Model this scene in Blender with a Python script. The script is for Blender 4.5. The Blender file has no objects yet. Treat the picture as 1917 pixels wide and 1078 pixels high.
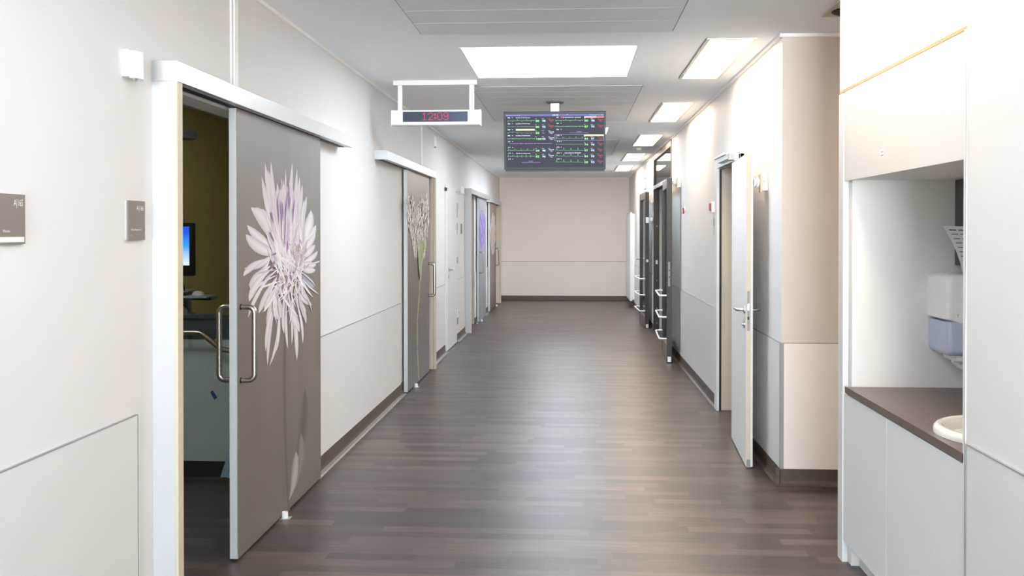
import bpy, bmesh, math, random
from mathutils import Vector, Matrix
random.seed(7)
R = math.radians
sc = bpy.context.scene
col = sc.collection

# ------------------------------------------------------------------ camera
CAM_H, F_PX, YAW, PITCH = 1.55, 1800.0, math.atan(111.5/1800.0), R(0.5)
CY = 432.5 + F_PX*math.tan(PITCH)
cam_d = bpy.data.cameras.new('camera'); cam = bpy.data.objects.new('camera', cam_d); col.objects.link(cam)
cam.location = (0, 0, CAM_H); cam.rotation_euler = (math.pi/2-PITCH, 0, YAW)
cam_d.sensor_width = 36; cam_d.sensor_fit = 'HORIZONTAL'; cam_d.lens = F_PX*36/1917
cam_d.shift_y = -(539-CY)/1917; cam_d.clip_start = 0.02
sc.camera = cam
# ------------------------------------------------------------------ world, exposure
w = bpy.data.worlds.new('world'); sc.world = w; w.use_nodes = True
# daylight: softer sky above, brighter lower half added to light the ceiling
_nt = w.node_tree; _tc = _nt.nodes.new('ShaderNodeTexCoord'); _sp = _nt.nodes.new('ShaderNodeSeparateXYZ'); _cr = _nt.nodes.new('ShaderNodeValToRGB')
_ma = _nt.nodes.new('ShaderNodeMath'); _ma.operation = 'MULTIPLY_ADD'; _ma.inputs[1].default_value = .5; _ma.inputs[2].default_value = .5
_nt.links.new(_tc.outputs['Generated'], _sp.inputs[0]); _nt.links.new(_sp.outputs[2], _ma.inputs[0]); _nt.links.new(_ma.outputs[0], _cr.inputs[0])
_cr.color_ramp.elements[0].position = .47; _cr.color_ramp.elements[0].color = (.97, .98, 1.0, 1)
_cr.color_ramp.elements[1].position = .53; _cr.color_ramp.elements[1].color = (.30, .36, .42, 1)
_nt.links.new(_cr.outputs[0], _nt.nodes['Background'].inputs[0])
w.node_tree.nodes['Background'].inputs[1].default_value = 84.0
sc.view_settings.view_transform = 'Standard'; sc.view_settings.look = 'None'
sc.view_settings.gamma = 1; sc.view_settings.use_curve_mapping = False
sc.view_settings.exposure = 0.33
sc.cycles.max_bounces = 16; sc.cycles.diffuse_bounces = 10; sc.cycles.glossy_bounces = 5
WARM, WARM_E = (1.0, 0.80, 0.58), 16.0      # the row of luminaires by the right wall
COOL, COOL_E = (0.755, 0.885, 1.0), 11.0      # the square panels in the middle of the ceiling

# ------------------------------------------------------------------ photo point -> known plane
_r = Vector((math.cos(YAW), math.sin(YAW), 0))
_F = Vector((-math.sin(YAW)*math.cos(PITCH), math.cos(YAW)*math.cos(PITCH), -math.sin(PITCH)))
_U = _r.cross(_F)
def at(u, v, axis, val):
    d = _F + _r*((u-958.5)/F_PX) - _U*((v-CY)/F_PX)
    c = Vector((0, 0, CAM_H))
    return c + d*((val-c[axis])/d[axis])

# ------------------------------------------------------------------ materials
def srgb(r, g, b):
    return tuple(((x/255)/12.92 if x/255 <= .04045 else ((x/255+.055)/1.055)**2.4) for x in (r, g, b))
def mat(name, c, rough=.5, metal=0, emit=None, es=0, noise=0, nscale=30, spec=.5, bump=0, bscale=200, coat=0):
    m = bpy.data.materials.new(name); m.use_nodes = True
    nt = m.node_tree; b = nt.nodes['Principled BSDF']
    b.inputs['Base Color'].default_value = (*c, 1); b.inputs['Roughness'].default_value = rough
    b.inputs['Metallic'].default_value = metal; b.inputs['Specular IOR Level'].default_value = spec
    b.inputs['Coat Weight'].default_value = coat
    if emit: b.inputs['Emission Color'].default_value = (*emit, 1); b.inputs['Emission Strength'].default_value = es
    geo = nt.nodes.new('ShaderNodeNewGeometry')
    if noise:
        n = nt.nodes.new('ShaderNodeTexNoise'); n.inputs['Scale'].default_value = nscale; n.inputs['Detail'].default_value = 4
        nt.links.new(geo.outputs['Position'], n.inputs['Vector'])
        mx = nt.nodes.new('ShaderNodeMix'); mx.data_type = 'RGBA'
        mx.inputs[6].default_value = (*[x*(1-noise) for x in c], 1); mx.inputs[7].default_value = (*[min(1, x*(1+noise)) for x in c], 1)
        nt.links.new(n.outputs['Fac'], mx.inputs[0]); nt.links.new(mx.outputs[2], b.inputs['Base Color'])
    if bump:
        n = nt.nodes.new('ShaderNodeTexNoise'); n.inputs['Scale'].default_value = bscale
        nt.links.new(geo.outputs['Position'], n.inputs['Vector'])
        bp = nt.nodes.new('ShaderNodeBump'); bp.inputs['Strength'].default_value = bump; bp.inputs['Distance'].default_value = .002
        nt.links.new(n.outputs['Fac'], bp.inputs['Height']); nt.links.new(bp.outputs[0], b.inputs['Normal'])
    return m

def floor_mat(name='wood_look_floor'):
    m = bpy.data.materials.new(name); m.use_nodes = True
    nt = m.node_tree; N = nt.nodes; L = nt.links; b = N['Principled BSDF']
    geo = N.new('ShaderNodeNewGeometry'); sep = N.new('ShaderNodeSeparateXYZ'); L.new(geo.outputs['Position'], sep.inputs[0])
    def M(op, a, bb=None, c=None):
        n = N.new('ShaderNodeMath'); n.operation = op
        for i, x in enumerate((a, bb, c)):
            if x is None: continue
            if isinstance(x, (int, float)): n.inputs[i].default_value = x
            else: L.new(x, n.inputs[i])
        return n.outputs[0]
    row = M('FLOOR', M('DIVIDE', sep.outputs[1], .086))
    wn = N.new('ShaderNodeTexWhiteNoise'); wn.noise_dimensions = '1D'; L.new(row, wn.inputs['W'])
    ln = M('MULTIPLY_ADD', wn.outputs['Value'], .3, .36)
    sh = M('MULTIPLY', wn.outputs['Value'], 37.7)
    cell = M('FLOOR', M('ADD', M('DIVIDE', sep.outputs[0], ln), sh))
    cmb = N.new('ShaderNodeCombineXYZ'); L.new(cell, cmb.inputs[0]); L.new(row, cmb.inputs[1])
    w2 = N.new('ShaderNodeTexWhiteNoise'); w2.noise_dimensions = '2D'; L.new(cmb.outputs[0], w2.inputs['Vector'])
    gm = N.new('ShaderNodeVectorMath'); gm.operation = 'MULTIPLY'; gm.inputs[1].default_value = (3.0, 42, 1); L.new(geo.outputs['Position'], gm.inputs[0])
    ga = N.new('ShaderNodeVectorMath'); ga.operation = 'ADD'; L.new(gm.outputs[0], ga.inputs[0])
    c3 = N.new('ShaderNodeCombineXYZ'); L.new(M('MULTIPLY', w2.outputs['Value'], 50), c3.inputs[2]); L.new(c3.outputs[0], ga.inputs[1])
    gn = N.new('ShaderNodeTexNoise'); gn.inputs['Scale'].default_value = 1.5; gn.inputs['Detail'].default_value = 6; gn.inputs['Distortion'].default_value = 1.2
    L.new(ga.outputs[0], gn.inputs['Vector'])
    fac = M('ADD', M('MULTIPLY', w2.outputs['Value'], .48), M('MULTIPLY', gn.outputs['Fac'], .75))
    cr = N.new('ShaderNodeValToRGB'); e = cr.color_ramp.elements
    e[0].position = .1; e[0].color = (*srgb(30, 25, 24), 1)
    e[1].position = 1.0; e[1].color = (*srgb(100, 85, 77), 1)
    x = e.new(.55); x.color = (*srgb(66, 55, 51), 1)
    L.new(fac, cr.inputs[0]); L.new(cr.outputs[0], b.inputs['Base Color'])
    b.inputs['Roughness'].default_value = .36
    b.inputs['Specular IOR Level'].default_value = .55
    bp = N.new('ShaderNodeBump'); bp.inputs['Strength'].default_value = .18; bp.inputs['Distance'].default_value = .0015
    L.new(gn.outputs['Fac'], bp.inputs['Height']); L.new(bp.outputs[0], b.inputs['Normal'])
    return m

def vcol_mat(name, rough=.45):
    m = bpy.data.materials.new(name); m.use_nodes = True; nt = m.node_tree
    a = nt.nodes.new('ShaderNodeAttribute'); a.attribute_name = 'Col'
    b = nt.nodes['Principled BSDF']; b.inputs['Roughness'].default_value = rough
    nt.links.new(a.outputs['Color'], b.inputs['Base Color']); return m

def backdrop_mat(name, lo, mid, hi):
    """blurred photo background of a door print: smooth tones with soft vertical smears"""
    m = bpy.data.materials.new(name); m.use_nodes = True; nt = m.node_tree; N = nt.nodes; L = nt.links
    g = N.new('ShaderNodeNewGeometry'); s = N.new('ShaderNodeSeparateXYZ'); L.new(g.outputs['Position'], s.inputs[0])
    sc_ = N.new('ShaderNodeVectorMath'); sc_.operation = 'MULTIPLY'; sc_.inputs[1].default_value = (1, 1.6, .55); L.new(g.outputs['Position'], sc_.inputs[0])
    n = N.new('ShaderNodeTexNoise'); n.inputs['Scale'].default_value = 2.2; n.inputs['Detail'].default_value = 1; L.new(sc_.outputs[0], n.inputs['Vector'])
    md = N.new('ShaderNodeMath'); md.operation = 'MULTIPLY_ADD'; md.inputs[1].default_value = .42; L.new(s.outputs[2], md.inputs[0])
    m2 = N.new('ShaderNodeMath'); m2.operation = 'MULTIPLY_ADD'; m2.inputs[1].default_value = .5; m2.inputs[2].default_value = -.22; L.new(n.outputs['Fac'], m2.inputs[0])
    L.new(m2.outputs[0], md.inputs[2])
    cr = N.new('ShaderNodeValToRGB'); e = cr.color_ramp.elements
    e[0].position = .1; e[0].color = (*lo, 1); e[1].position = .92; e[1].color = (*hi, 1); k = e.new(.55); k.color = (*mid, 1)
    L.new(md.outputs[0], cr.inputs[0]); b = N['Principled BSDF']; L.new(cr.outputs[0], b.inputs['Base Color']); b.inputs['Roughness'].default_value = .42
    return m

def glass_mat(name, tint=(.93, .95, .95)):
    m = bpy.data.materials.new(name); m.use_nodes = True; nt = m.node_tree; N = nt.nodes; L = nt.links
    N.remove(N['Principled BSDF']); o = N['Material Output']
    t = N.new('ShaderNodeBsdfTransparent'); t.inputs[0].default_value = (*tint, 1)
    g = N.new('ShaderNodeBsdfGlossy'); g.inputs['Roughness'].default_value = .02
    f = N.new('ShaderNodeFresnel'); f.inputs[0].default_value = 1.5
    x = N.new('ShaderNodeMixShader'); L.new(f.outputs[0], x.inputs[0]); L.new(t.outputs[0], x.inputs[1]); L.new(g.outputs[0], x.inputs[2])
    L.new(x.outputs[0], o.inputs[0]); return m

M = dict(
    wall=mat('wall_paint', srgb(224, 222, 221), .6, noise=.015, nscale=3, bump=.12, bscale=300),
    wall_recess=mat('recess_wall_paint', srgb(216, 204, 193), .6, noise=.02, nscale=3, bump=.12, bscale=300),
    wall_end=mat('beige_wall_paint', srgb(242, 230, 219), .6, noise=.02, nscale=3, bump=.12, bscale=300),
    dado=mat('dado_panel', srgb(222, 221, 220), .42, noise=.02, nscale=2),
    dado_end=mat('dado_panel_beige', srgb(238, 228, 219), .45, noise=.02, nscale=2),
    ceil=mat('ceiling_paint', srgb(244, 248, 252), .8, noise=.01, nscale=2),
    cpanel=mat('ceiling_panel_metal', srgb(228, 231, 235), .6, noise=.01, nscale=4),
    trimw=mat('white_trim', srgb(250, 247, 243), .5),
    base=mat('baseboard_vinyl', srgb(82, 70, 62), .5, noise=.25, nscale=22),
    seal=mat('worn_seal', srgb(165, 158, 152), .6, noise=.2, nscale=40),
    white=mat('white_lacquer', srgb(222, 222, 222), .4),
    plastic=mat('white_plastic', srgb(238, 238, 237), .35),
    cream=mat('cream_edge', srgb(212, 199, 178), .5),
    jambw=mat('jamb_laminate', srgb(200, 200, 201), .45),
    alu=mat('pale_aluminium', srgb(198, 198, 197), .38, .55),
    leafedge=mat('leaf_edge_grey', srgb(196, 199, 200), .45),
    steel=mat('brushed_steel', (.42, .395, .37), .3, 1, noise=.06, nscale=60),
    dark=mat('dark_gap', (.02, .02, .022), .6),
    bronze=mat('bronze_frame', srgb(50, 44, 40), .45),
    bronze_l=mat('bronze_rail', srgb(104, 92, 81), .4, .1),
    glass=glass_mat('clear_glass'),
    black=mat('black_plastic', (.012, .012, .014), .35),
    sign=mat('taupe_sign_plate', srgb(128, 119, 110), .5, noise=.05, nscale=60),
    red=mat('red_plastic', srgb(170, 45, 40), .4),
    grey=mat('grey_plastic', srgb(150, 150, 150), .5),
    mgrey=mat('monitor_grey', srgb(48, 50, 56), .45),
    olive=mat('olive_wall', srgb(190, 176, 104), .7, noise=.05, nscale=5),
    slate=mat('slate_band', srgb(66, 74, 84), .5),
    roomdado=mat('pale_blue_panel', srgb(176, 190, 194), .45),
    creamwall=mat('cream_room_wall', srgb(214, 196, 158), .6),
    beigeroom=mat('beige_room_wall', srgb(196, 182, 162), .6),
    cabinet=mat('cabinet_laminate', srgb(221, 219, 216), .42, noise=.01, nscale=5),
    cabinet2=mat('cabinet_door_laminate', srgb(228, 229, 229), .45, noise=.01, nscale=5),
    niche=mat('niche_lining', srgb(228, 226, 222), .45, noise=.01, nscale=5),
    counter=mat('brown_worktop', srgb(104, 90, 84), .33, noise=.06, nscale=80),
    wood=mat('tan_wood_edge', srgb(196, 158, 110), .5, noise=.1, nscale=30),
    ceramic=mat('white_ceramic', srgb(242, 238, 230), .12, coat=.4),
    bluecap=mat('blue_cap', srgb(28, 70, 150), .4),
    tubing=mat('clear_tubing', srgb(190, 205, 212), .25),
    bag=mat('striped_film', srgb(150, 175, 205), .3, noise=.3, nscale=45),
    dispb=mat('translucent_bluish_plastic', srgb(186, 194, 218), .25, noise=.06, nscale=14, coat=.3),
    screenblue=mat('blue_screen', (.02, .1, .6), .3),
    paper=mat('paper', srgb(232, 232, 234), .7),
    ink=mat('ink', srgb(110, 110, 116), .7),
    warm=mat('warm_diffuser', (1, 1, 1), .5, emit=WARM, es=WARM_E),
    cool=mat('cool_diffuser', (1, 1, 1), .5, emit=COOL, es=COOL_E),
    cool_low=mat('cool_diffuser_low', (1, 1, 1), .5, emit=COOL, es=COOL_E*.5),
    roomlamp=mat('room_diffuser', (1, 1, 1), .5, emit=(1, .88, .7), es=2.2),
    dimlamp=mat('fill_diffuser', (1, 1, 1), .5, emit=(.9, .96, 1), es=14),
    fill_lamp_low=mat('fill_diffuser_low', (1, 1, 1), .5, emit=(.9, .96, 1), es=3.6),
    lamp_rim=mat('luminaire_rim', srgb(226, 220, 212), .4, .2),
)
M['floor'] = floor_mat()
def emis(name, c, s): return mat(name, (0, 0, 0), .5, emit=c, es=s)
M['e_bg'] = mat('screen_background', (.004, .004, .006), .5, emit=srgb(64, 67, 78), es=.95, spec=.15)
M['e_bar'] = emis('screen_title_bar', srgb(96, 104, 172), 1)
M['e_green'] = emis('screen_green', srgb(112, 196, 122), 1)
M['e_num'] = emis('screen_green_number', srgb(150, 250, 140), 1)
M['e_blue'] = emis('screen_pale_blue', srgb(205, 235, 255), 1)
M['e_white'] = emis('screen_white', srgb(235, 232, 255), 1)
M['e_lilac'] = emis('screen_lilac', srgb(165, 160, 220), 1)
M['e_red'] = emis('screen_red', srgb(205, 60, 70), 1)
M['e_salmon'] = emis('screen_salmon', srgb(245, 120, 105), 1)
M['e_yellow'] = emis('screen_yellow', srgb(252, 245, 190), 1)
M['e_led'] = emis('red_led', srgb(226, 42, 84), 1)
M['clockface'] = mat('clock_display', srgb(40, 48, 66), .25)

# computer screen: a blue wallpaper with a pale sweep in the lower left corner
def screen_mat():
    m = M['screenblue']; nt = m.node_tree; b = nt.nodes['Principled BSDF']
    g = nt.nodes.new('ShaderNodeNewGeometry'); s = nt.nodes.new('ShaderNodeSeparateXYZ'); nt.links.new(g.outputs['Position'], s.inputs[0])
    mm = nt.nodes.new('ShaderNodeMath'); mm.operation = 'MULTIPLY_ADD'; mm.inputs[1].default_value = 3.4; mm.inputs[2].default_value = -4.5
    nt.links.new(s.outputs[2], mm.inputs[0])
    cr = nt.nodes.new('ShaderNodeValToRGB'); e = cr.color_ramp.elements
    e[0].position = 0.0; e[0].color = (*srgb(214, 236, 252), 1); e[1].position = .75; e[1].color = (*srgb(18, 78, 215), 1)
    k = e.new(.4); k.color = (*srgb(60, 160, 240), 1)
    nt.links.new(mm.outputs[0], cr.inputs[0]); nt.links.new(cr.outputs[0], b.inputs['Emission Color']); b.inputs['Emission Strength'].default_value = .9
screen_mat()

# ------------------------------------------------------------------ mesh builder
class MB:
    def __init__(s): s.v = []; s.f = []; s.mi = []; s.sm = []; s.mats = []; s.c = None
    def slot(s, m):
        m = M[m] if isinstance(m, str) else m
        if m not in s.mats: s.mats.append(m)
        return s.mats.index(m)
    def add(s, vs, fs, m, smooth=False):
        o = len(s.v); k = s.slot(m); s.v += [Vector(p) for p in vs]
        for f in fs: s.f.append([i+o for i in f]); s.mi.append(k); s.sm.append(smooth)
        return s
    def box(s, x0, x1, y0, y1, z0, z1, m, bev=0, xf=None):
        x0, x1 = min(x0, x1), max(x0, x1); y0, y1 = min(y0, y1), max(y0, y1); z0, z1 = min(z0, z1), max(z0, z1)
        bm = bmesh.new(); bmesh.ops.create_cube(bm, size=1)
        for v in bm.verts:
            v.co = Vector(((x0+x1)/2+v.co.x*(x1-x0), (y0+y1)/2+v.co.y*(y1-y0), (z0+z1)/2+v.co.z*(z1-z0)))
        if bev: bmesh.ops.bevel(bm, geom=list(bm.edges), offset=min(bev, .45*min(x1-x0, y1-y0, z1-z0)), segments=2, affect='EDGES', profile=.6)
        bm.verts.index_update()
        vs = [v.co.copy() for v in bm.verts]
        if xf: vs = [xf @ p for p in vs]
        s.add(vs, [[v.index for v in f.verts] for f in bm.faces], m, bev >= .01); bm.free(); return s
    def prism(s, poly, axis, a, b, m, smooth=False, xf=None):
        """poly in the two other axes (in x,y,z order), extruded along axis from a to b"""
        vs = []
        for t in (a, b):
            for p in poly:
                q = list(p); q.insert(axis, t); vs.append(Vector(q))
        if xf: vs = [xf @ p for p in vs]
        n = len(poly); fs = [list(range(n))[::-1], list(range(n, 2*n))] + [[i, (i+1) % n, n+(i+1) % n, n+i] for i in range(n)]
        return s.add(vs, fs, m, smooth)
    def tube(s, pts, r, m, n=12, caps=True):
        pts = [Vector(p) for p in pts]; vs = []; fs = []; up = None
        for i, p in enumerate(pts):
            d = (pts[min(i+1, len(pts)-1)]-pts[max(i-1, 0)]).normalized()
            if up is None: up = Vector((0, 0, 1)) if abs(d.z) < .9 else Vector((1, 0, 0))
            a = (up - d*up.dot(d)).normalized(); up = a; b = d.cross(a)
            rr = r[i] if isinstance(r, (list, tuple)) else r
            vs += [p + (a*math.cos(2*math.pi*k/n)+b*math.sin(2*math.pi*k/n))*rr for k in range(n)]
        for i in range(len(pts)-1):
            for k in range(n): fs.append([i*n+k, i*n+(k+1) % n, (i+1)*n+(k+1) % n, (i+1)*n+k])
        if caps: fs += [list(range(n))[::-1], [(len(pts)-1)*n+k for k in range(n)]]
        return s.add(vs, fs, m, True)
    def lathe(s, prof, c, axis, m, n=28, sx=1, sy=1, smooth=True):
        """prof: (radius, height) pairs about an axis through c"""
        vs = []; fs = []; c = Vector(c)
        for r_, h in prof:
            for k in range(n):
                a = 2*math.pi*k/n; p, q = r_*math.cos(a)*sx, r_*math.sin(a)*sy
                vs.append(c + (Vector((p, q, h)) if axis == 2 else Vector((h, p, q)) if axis == 0 else Vector((p, h, q))))
        for i in range(len(prof)-1):
            for k in range(n): fs.append([i*n+k, i*n+(k+1) % n, (i+1)*n+(k+1) % n, (i+1)*n+k])
        if prof[0][0] > 1e-6: fs.append(list(range(n))[::-1])
        if prof[-1][0] > 1e-6: fs.append([(len(prof)-1)*n+k for k in range(n)])
        return s.add(vs, fs, m, smooth)
    def text(s, t, o, ax, ay, size, m, align='LEFT', width=None, bold=0.0):
        cu = bpy.data.curves.new('t', 'FONT'); cu.body = t; cu.size = 1; cu.align_x = align; cu.resolution_u = 2; cu.offset = bold
        ob = bpy.data.objects.new('t', cu); col.objects.link(ob); dg = bpy.context.evaluated_depsgraph_get(); dg.update()
        me = ob.evaluated_get(dg).to_mesh(); vs = [v.co.copy() for v in me.vertices]; fs = [list(p.vertices) for p in me.polygons]
        ob.to_mesh_clear() if False else None
        bpy.data.objects.remove(ob); bpy.data.curves.remove(cu)
        if not vs: return s
        kx = 1
        if width:
            xs = [v.x for v in vs]; kx = width/((max(xs)-min(xs))*size)
        o, ax, ay = Vector(o), Vector(ax), Vector(ay)
        return s.add([o+ax*(v.x*size*kx)+ay*(v.y*size) for v in vs], fs, m)

def link(name, mb, parent=None, root=None, loc=None):
    """mesh object; vertices given in world coordinates, stored relative to root's location (or own loc)"""
    o0 = Vector(loc) if loc is not None else (Vector(root.location) if root else Vector((0, 0, 0)))
    me = bpy.data.meshes.new(name); me.from_pydata([v-o0 for v in mb.v], [], mb.f)
    for m in mb.mats: me.materials.append(m)
    for p, k, sm in zip(me.polygons, mb.mi, mb.sm): p.material_index = k; p.use_smooth = sm
    if mb.c:
        at_ = me.color_attributes.new('Col', 'FLOAT_COLOR', 'POINT')
        for i, c in enumerate(mb.c): at_.data[i].color = (*c, 1)
    me.validate(); me.update()
    if any(mb.sm):
        bm = bmesh.new(); bm.from_mesh(me)
        for e in bm.edges:
            if len(e.link_faces) == 2 and e.calc_face_angle(0) > R(38): e.smooth = False
        bm.to_mesh(me); bm.free()
    o = bpy.data.objects.new(name, me); col.objects.link(o)
    if parent: o.parent = parent
    else: o.location = o0
    return o
def tag(o, label=None, cat=None, group=None, kind=None):
    for k, v in (('label', label), ('category', cat), ('group', group), ('kind', kind)):
        if v: o[k] = v
    return o
def thing(name, loc, label, cat, group=None, kind=None):
    o = bpy.data.objects.new(name, None); col.objects.link(o); o.location = loc; o.empty_display_size = .05
    return tag(o, label, cat, group, kind)
def part(name, mb, root, parent=None, label=None):
    o = link(name, mb, parent or root, root)
    if label: o['label'] = label
    return o
def solo(name, mb, loc, label, cat, group=None, kind=None):
    return tag(link(name, mb, None, None, loc), label, cat, group, kind)
def struct(name, mb, label=None, cat=None): return tag(link(name, mb), label, cat, kind='structure')

XL, XR, ZC, YE = -1.62, 1.28, 2.75, 21.6     # corridor walls, ceiling, end wall
YB = -8.0

# ------------------------------------------------------------------ floor, ceiling
struct('floor', MB().box(-4.4, 6.2, YB-.2, YE+.2, -.1, 0, 'floor'))
struct('ceiling', MB().box(-4.4, 6.2, YB-.2, YE+.2, ZC, ZC+.1, 'ceil'))

# ------------------------------------------------------------------ left wall
DZ = .866
op_l = [(3.67, 5.08, 2.12), (9.22, 10.70, 2.12), (12.32, 13.30, 2.07), (14.58, 15.98, 2.12), (19.3, 20.62, 2.12)]
def wall_x(x0, x1, y0, y1, openings, m, z1=ZC):
    b = MB(); y = y0
    for a, c, h in openings:
        if a > y: b.box(x0, x1, y, a, 0, z1, m)
        if h < z1-.01: b.box(x0, x1, a, c, h, z1, m)
        y = c
    if y < y1: b.box(x0, x1, y, y1, 0, z1, m)
    return b
wl = struct('wall_left', wall_x(XL-.12, XL, YB, YE, op_l, 'wall'))
def dado_l(y0, y1):
    b.box(XL, XL+.008, y0, y1, .1, DZ, 'dado'); b.box(XL, XL+.0095, y0, y1, DZ-.001, DZ+.003, 'grey')
b = MB()
for y0, y1 in ((YB, 3.48), (5.08, 9.0), (10.80, 12.20), (13.38, 14.5), (16.0, 19.2), (20.8, YE)): dado_l(y0, y1)
b.box(XL, XL+.009, 3.478, 3.484, .1, DZ, 'grey')
link('dado_panel', b, wl)
b = MB(); b.box(XL, XL+.018, YB, YE, ZC-.022, ZC-.001, 'trimw'); link('cornice', b, wl)
b = MB()
for y in (4.54, 10.30): b.box(XL, XL+.008, y-.055, y+.055, 2.15, ZC-.022, 'wall'); b.box(XL+.008, XL+.013, y-.028, y+.022, 2.15, ZC-.022, 'trimw')
link('joint_strip', b, wl)
def baseboard(b, axis, w, sgn, a, c, h=.1):
    """vinyl skirting with a coved foot; w wall position, sgn direction into the room"""
    prof = [(w, 0), (w, h), (w+sgn*.01, h), (w+sgn*.012, .03), (w+sgn*.018, .012), (w+sgn*.035, .0015), (w+sgn*.035, 0)]
    if axis == 1: b.prism([(x, z) for x, z in prof], 1, a, c, 'base')
    else: b.prism([(y, z) for y, z in prof], 0, a, c, 'base')
b = MB()
for y0, y1 in ((YB, 3.62), (5.09, 9.22), (10.76, 12.2), (13.38, 14.5), (15.98, 19.3), (20.76, YE)):
    baseboard(b, 1, XL, 1, y0, y1); b.box(XL+.035, XL+.052, y0, y1, 0, .002, 'seal')
struct('baseboard_left', b)

# ------------------------------------------------------------------ end wall, back wall
we = struct('wall_end', MB().box(-4.4, 6.2, YE, YE+.12, 0, ZC, 'wall_end'))
b = MB(); b.box(XL, XR, YE-.008, YE, .1, DZ, 'dado_end'); b.box(XL, XR, YE-.0095, YE, DZ-.002, DZ+.004, 'grey'); link('dado_panel', b, we)
b = MB(); b.box(XL, XR, YE-.02, YE, ZC-.022, ZC-.001, 'trimw'); link('cornice', b, we)
b = MB(); baseboard(b, 0, YE, -1, XL, XR); struct('baseboard_end', b)
struct('wall_back', MB().box(-4.4, -1.5, YB-.12, YB, 0, ZC, 'wall').box(1.15, 6.2, YB-.12, YB, 0, ZC, 'wall').box(-1.5, 1.15, YB-.12, YB, 2.6, ZC, 'wall').box(-1.5, 1.15, YB-.12, YB, 0, .35, 'wall'))
b = MB()
for a in ((-1.5, -1.44, .35, 2.6), (1.09, 1.15, .35, 2.6), (-.205, -.145, .35, 2.6)): b.box(a[0], a[1], YB-.10, YB-.03, a[2], a[3], 'white', .003)
for z in (.35, 2.54): b.box(-1.44, 1.09, YB-.10, YB-.03, z, z+.06, 'white', .003)
wd_ = struct('window_fill', b, 'large unseen window added behind the camera to fill the corridor with daylight', 'window')  # added out of view as soft fill on surfaces facing the camera
link('pane', MB().box(-1.44, 1.09, YB-.07, YB-.064, .41, 2.54, 'glass'), wd_)
pl = bpy.data.lights.new('daylight_portal', 'AREA'); pl.shape = 'RECTANGLE'; pl.size = 2.65; pl.size_y = 2.25; pl.cycles.is_portal = True
po = bpy.data.objects.new('daylight_portal', pl); col.objects.link(po); po.location = (-.175, YB-.13, 1.475); po.rotation_euler = (math.pi/2, 0, 0)

# ------------------------------------------------------------------ right wall beyond the side passage
YC = 5.955
op_r = [(7.29, 8.43, 2.11), (12.42, 15.05, ZC)]
wr = struct('wall_right', wall_x(XR, XR+.12, YC, YE, op_r, 'wall').box(XR+.12, 6.1, YC, YC+.12, 0, ZC, 'wall_recess').box(XR+.001, XR+.12, YC-.0005, YC, 0, ZC, 'wall_recess'))
b = MB()
for y0, y1 in ((YC, 7.24), (8.5, 12.36), (15.1, YE)):
    b.box(XR-.008, XR, y0, y1, .1, DZ, 'dado'); b.box(XR-.0095, XR, y0, y1, DZ-.001, DZ+.003, 'grey')
b.box(XR+.012, 6, YC-.008, YC, .1, DZ, 'dado_end'); b.box(XR, 6, YC-.0095, YC, DZ-.001, DZ+.003, 'grey')
b.box(XR-.010, XR+.012, YC-.010, YC+.01, .1, DZ, 'grey')
link('dado_panel', b, wr)
b = MB(); b.box(XR-.018, XR, YC-.02, YE, ZC-.022, ZC-.001, 'trimw'); b.box(XR, 6, YC-.02, YC, ZC-.022, ZC-.001, 'trimw'); link('cornice', b, wr)
b = MB()
for y0, y1 in ((YC-.035, 7.24), (8.5, 12.36), (15.1, YE)): baseboard(b, 1, XR, -1, y0, y1)
baseboard(b, 0, YC, -1, XR-.035, 6)
struct('baseboard_right', b)

# ------------------------------------------------------------------ near right wall with the niche
NY0, NY1, NX = 3.185, 4.53, 1.27
NF = 4.655
wn = struct('wall_niche', MB().box(NX, 1.99, YB, NY0, 0, ZC, 'wall'))                     # up to the niche
struct('wall_niche_top', MB().box(NX, 1.99, NY0, NF, 2.212, ZC, 'wall'))                 # above the cupboard
struct('wall_niche_back', MB().box(1.87, 1.99, NY0, NF, 0, 2.212, 'niche'))
struct('wall_niche_side', MB().box(NX+.024, 1.87, NY1, NF, 0, 2.19, 'niche'))             # far cheek of the niche
b = MB(); b.box(1.99, 6.1, NF-.12, NF, 0, ZC, 'wall'); b.box(6.1, 6.2, NF-.12, YC+.12, 0, ZC, 'wall'); struct('wall_passage', b)
b = MB(); b.box(NX-.008, NX, YB, NY0-.03, .1, DZ, 'dado'); b.box(NX-.0095, NX, YB, NY0-.03, DZ-.001, DZ+.003, 'grey'); b.box(NX-.009, NX, NY0-.032, NY0-.028, .1, DZ, 'grey'); link('dado_panel', b, wn)
b = MB(); b.box(NX-.004, NX+.02, NY0-.006, NY0+.012, .0, 2.2, 'white'); link('edge_panel', b.box(NX-.0048, NX-.0038, NY0-.0075, NY0-.0055, 0, 2.2, 'grey'), wn)
struct('trim_1', MB().box(NX-.004, NX+.023, NY1+.05, NF+.002, 0, 2.195, 'white', .002), 'white upright edge panel at the far end of the washstand niche', 'trim')
b = MB(); baseboard(b, 1, NX, -1, YB, NY0-.03); struct('baseboard_niche', b)

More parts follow.
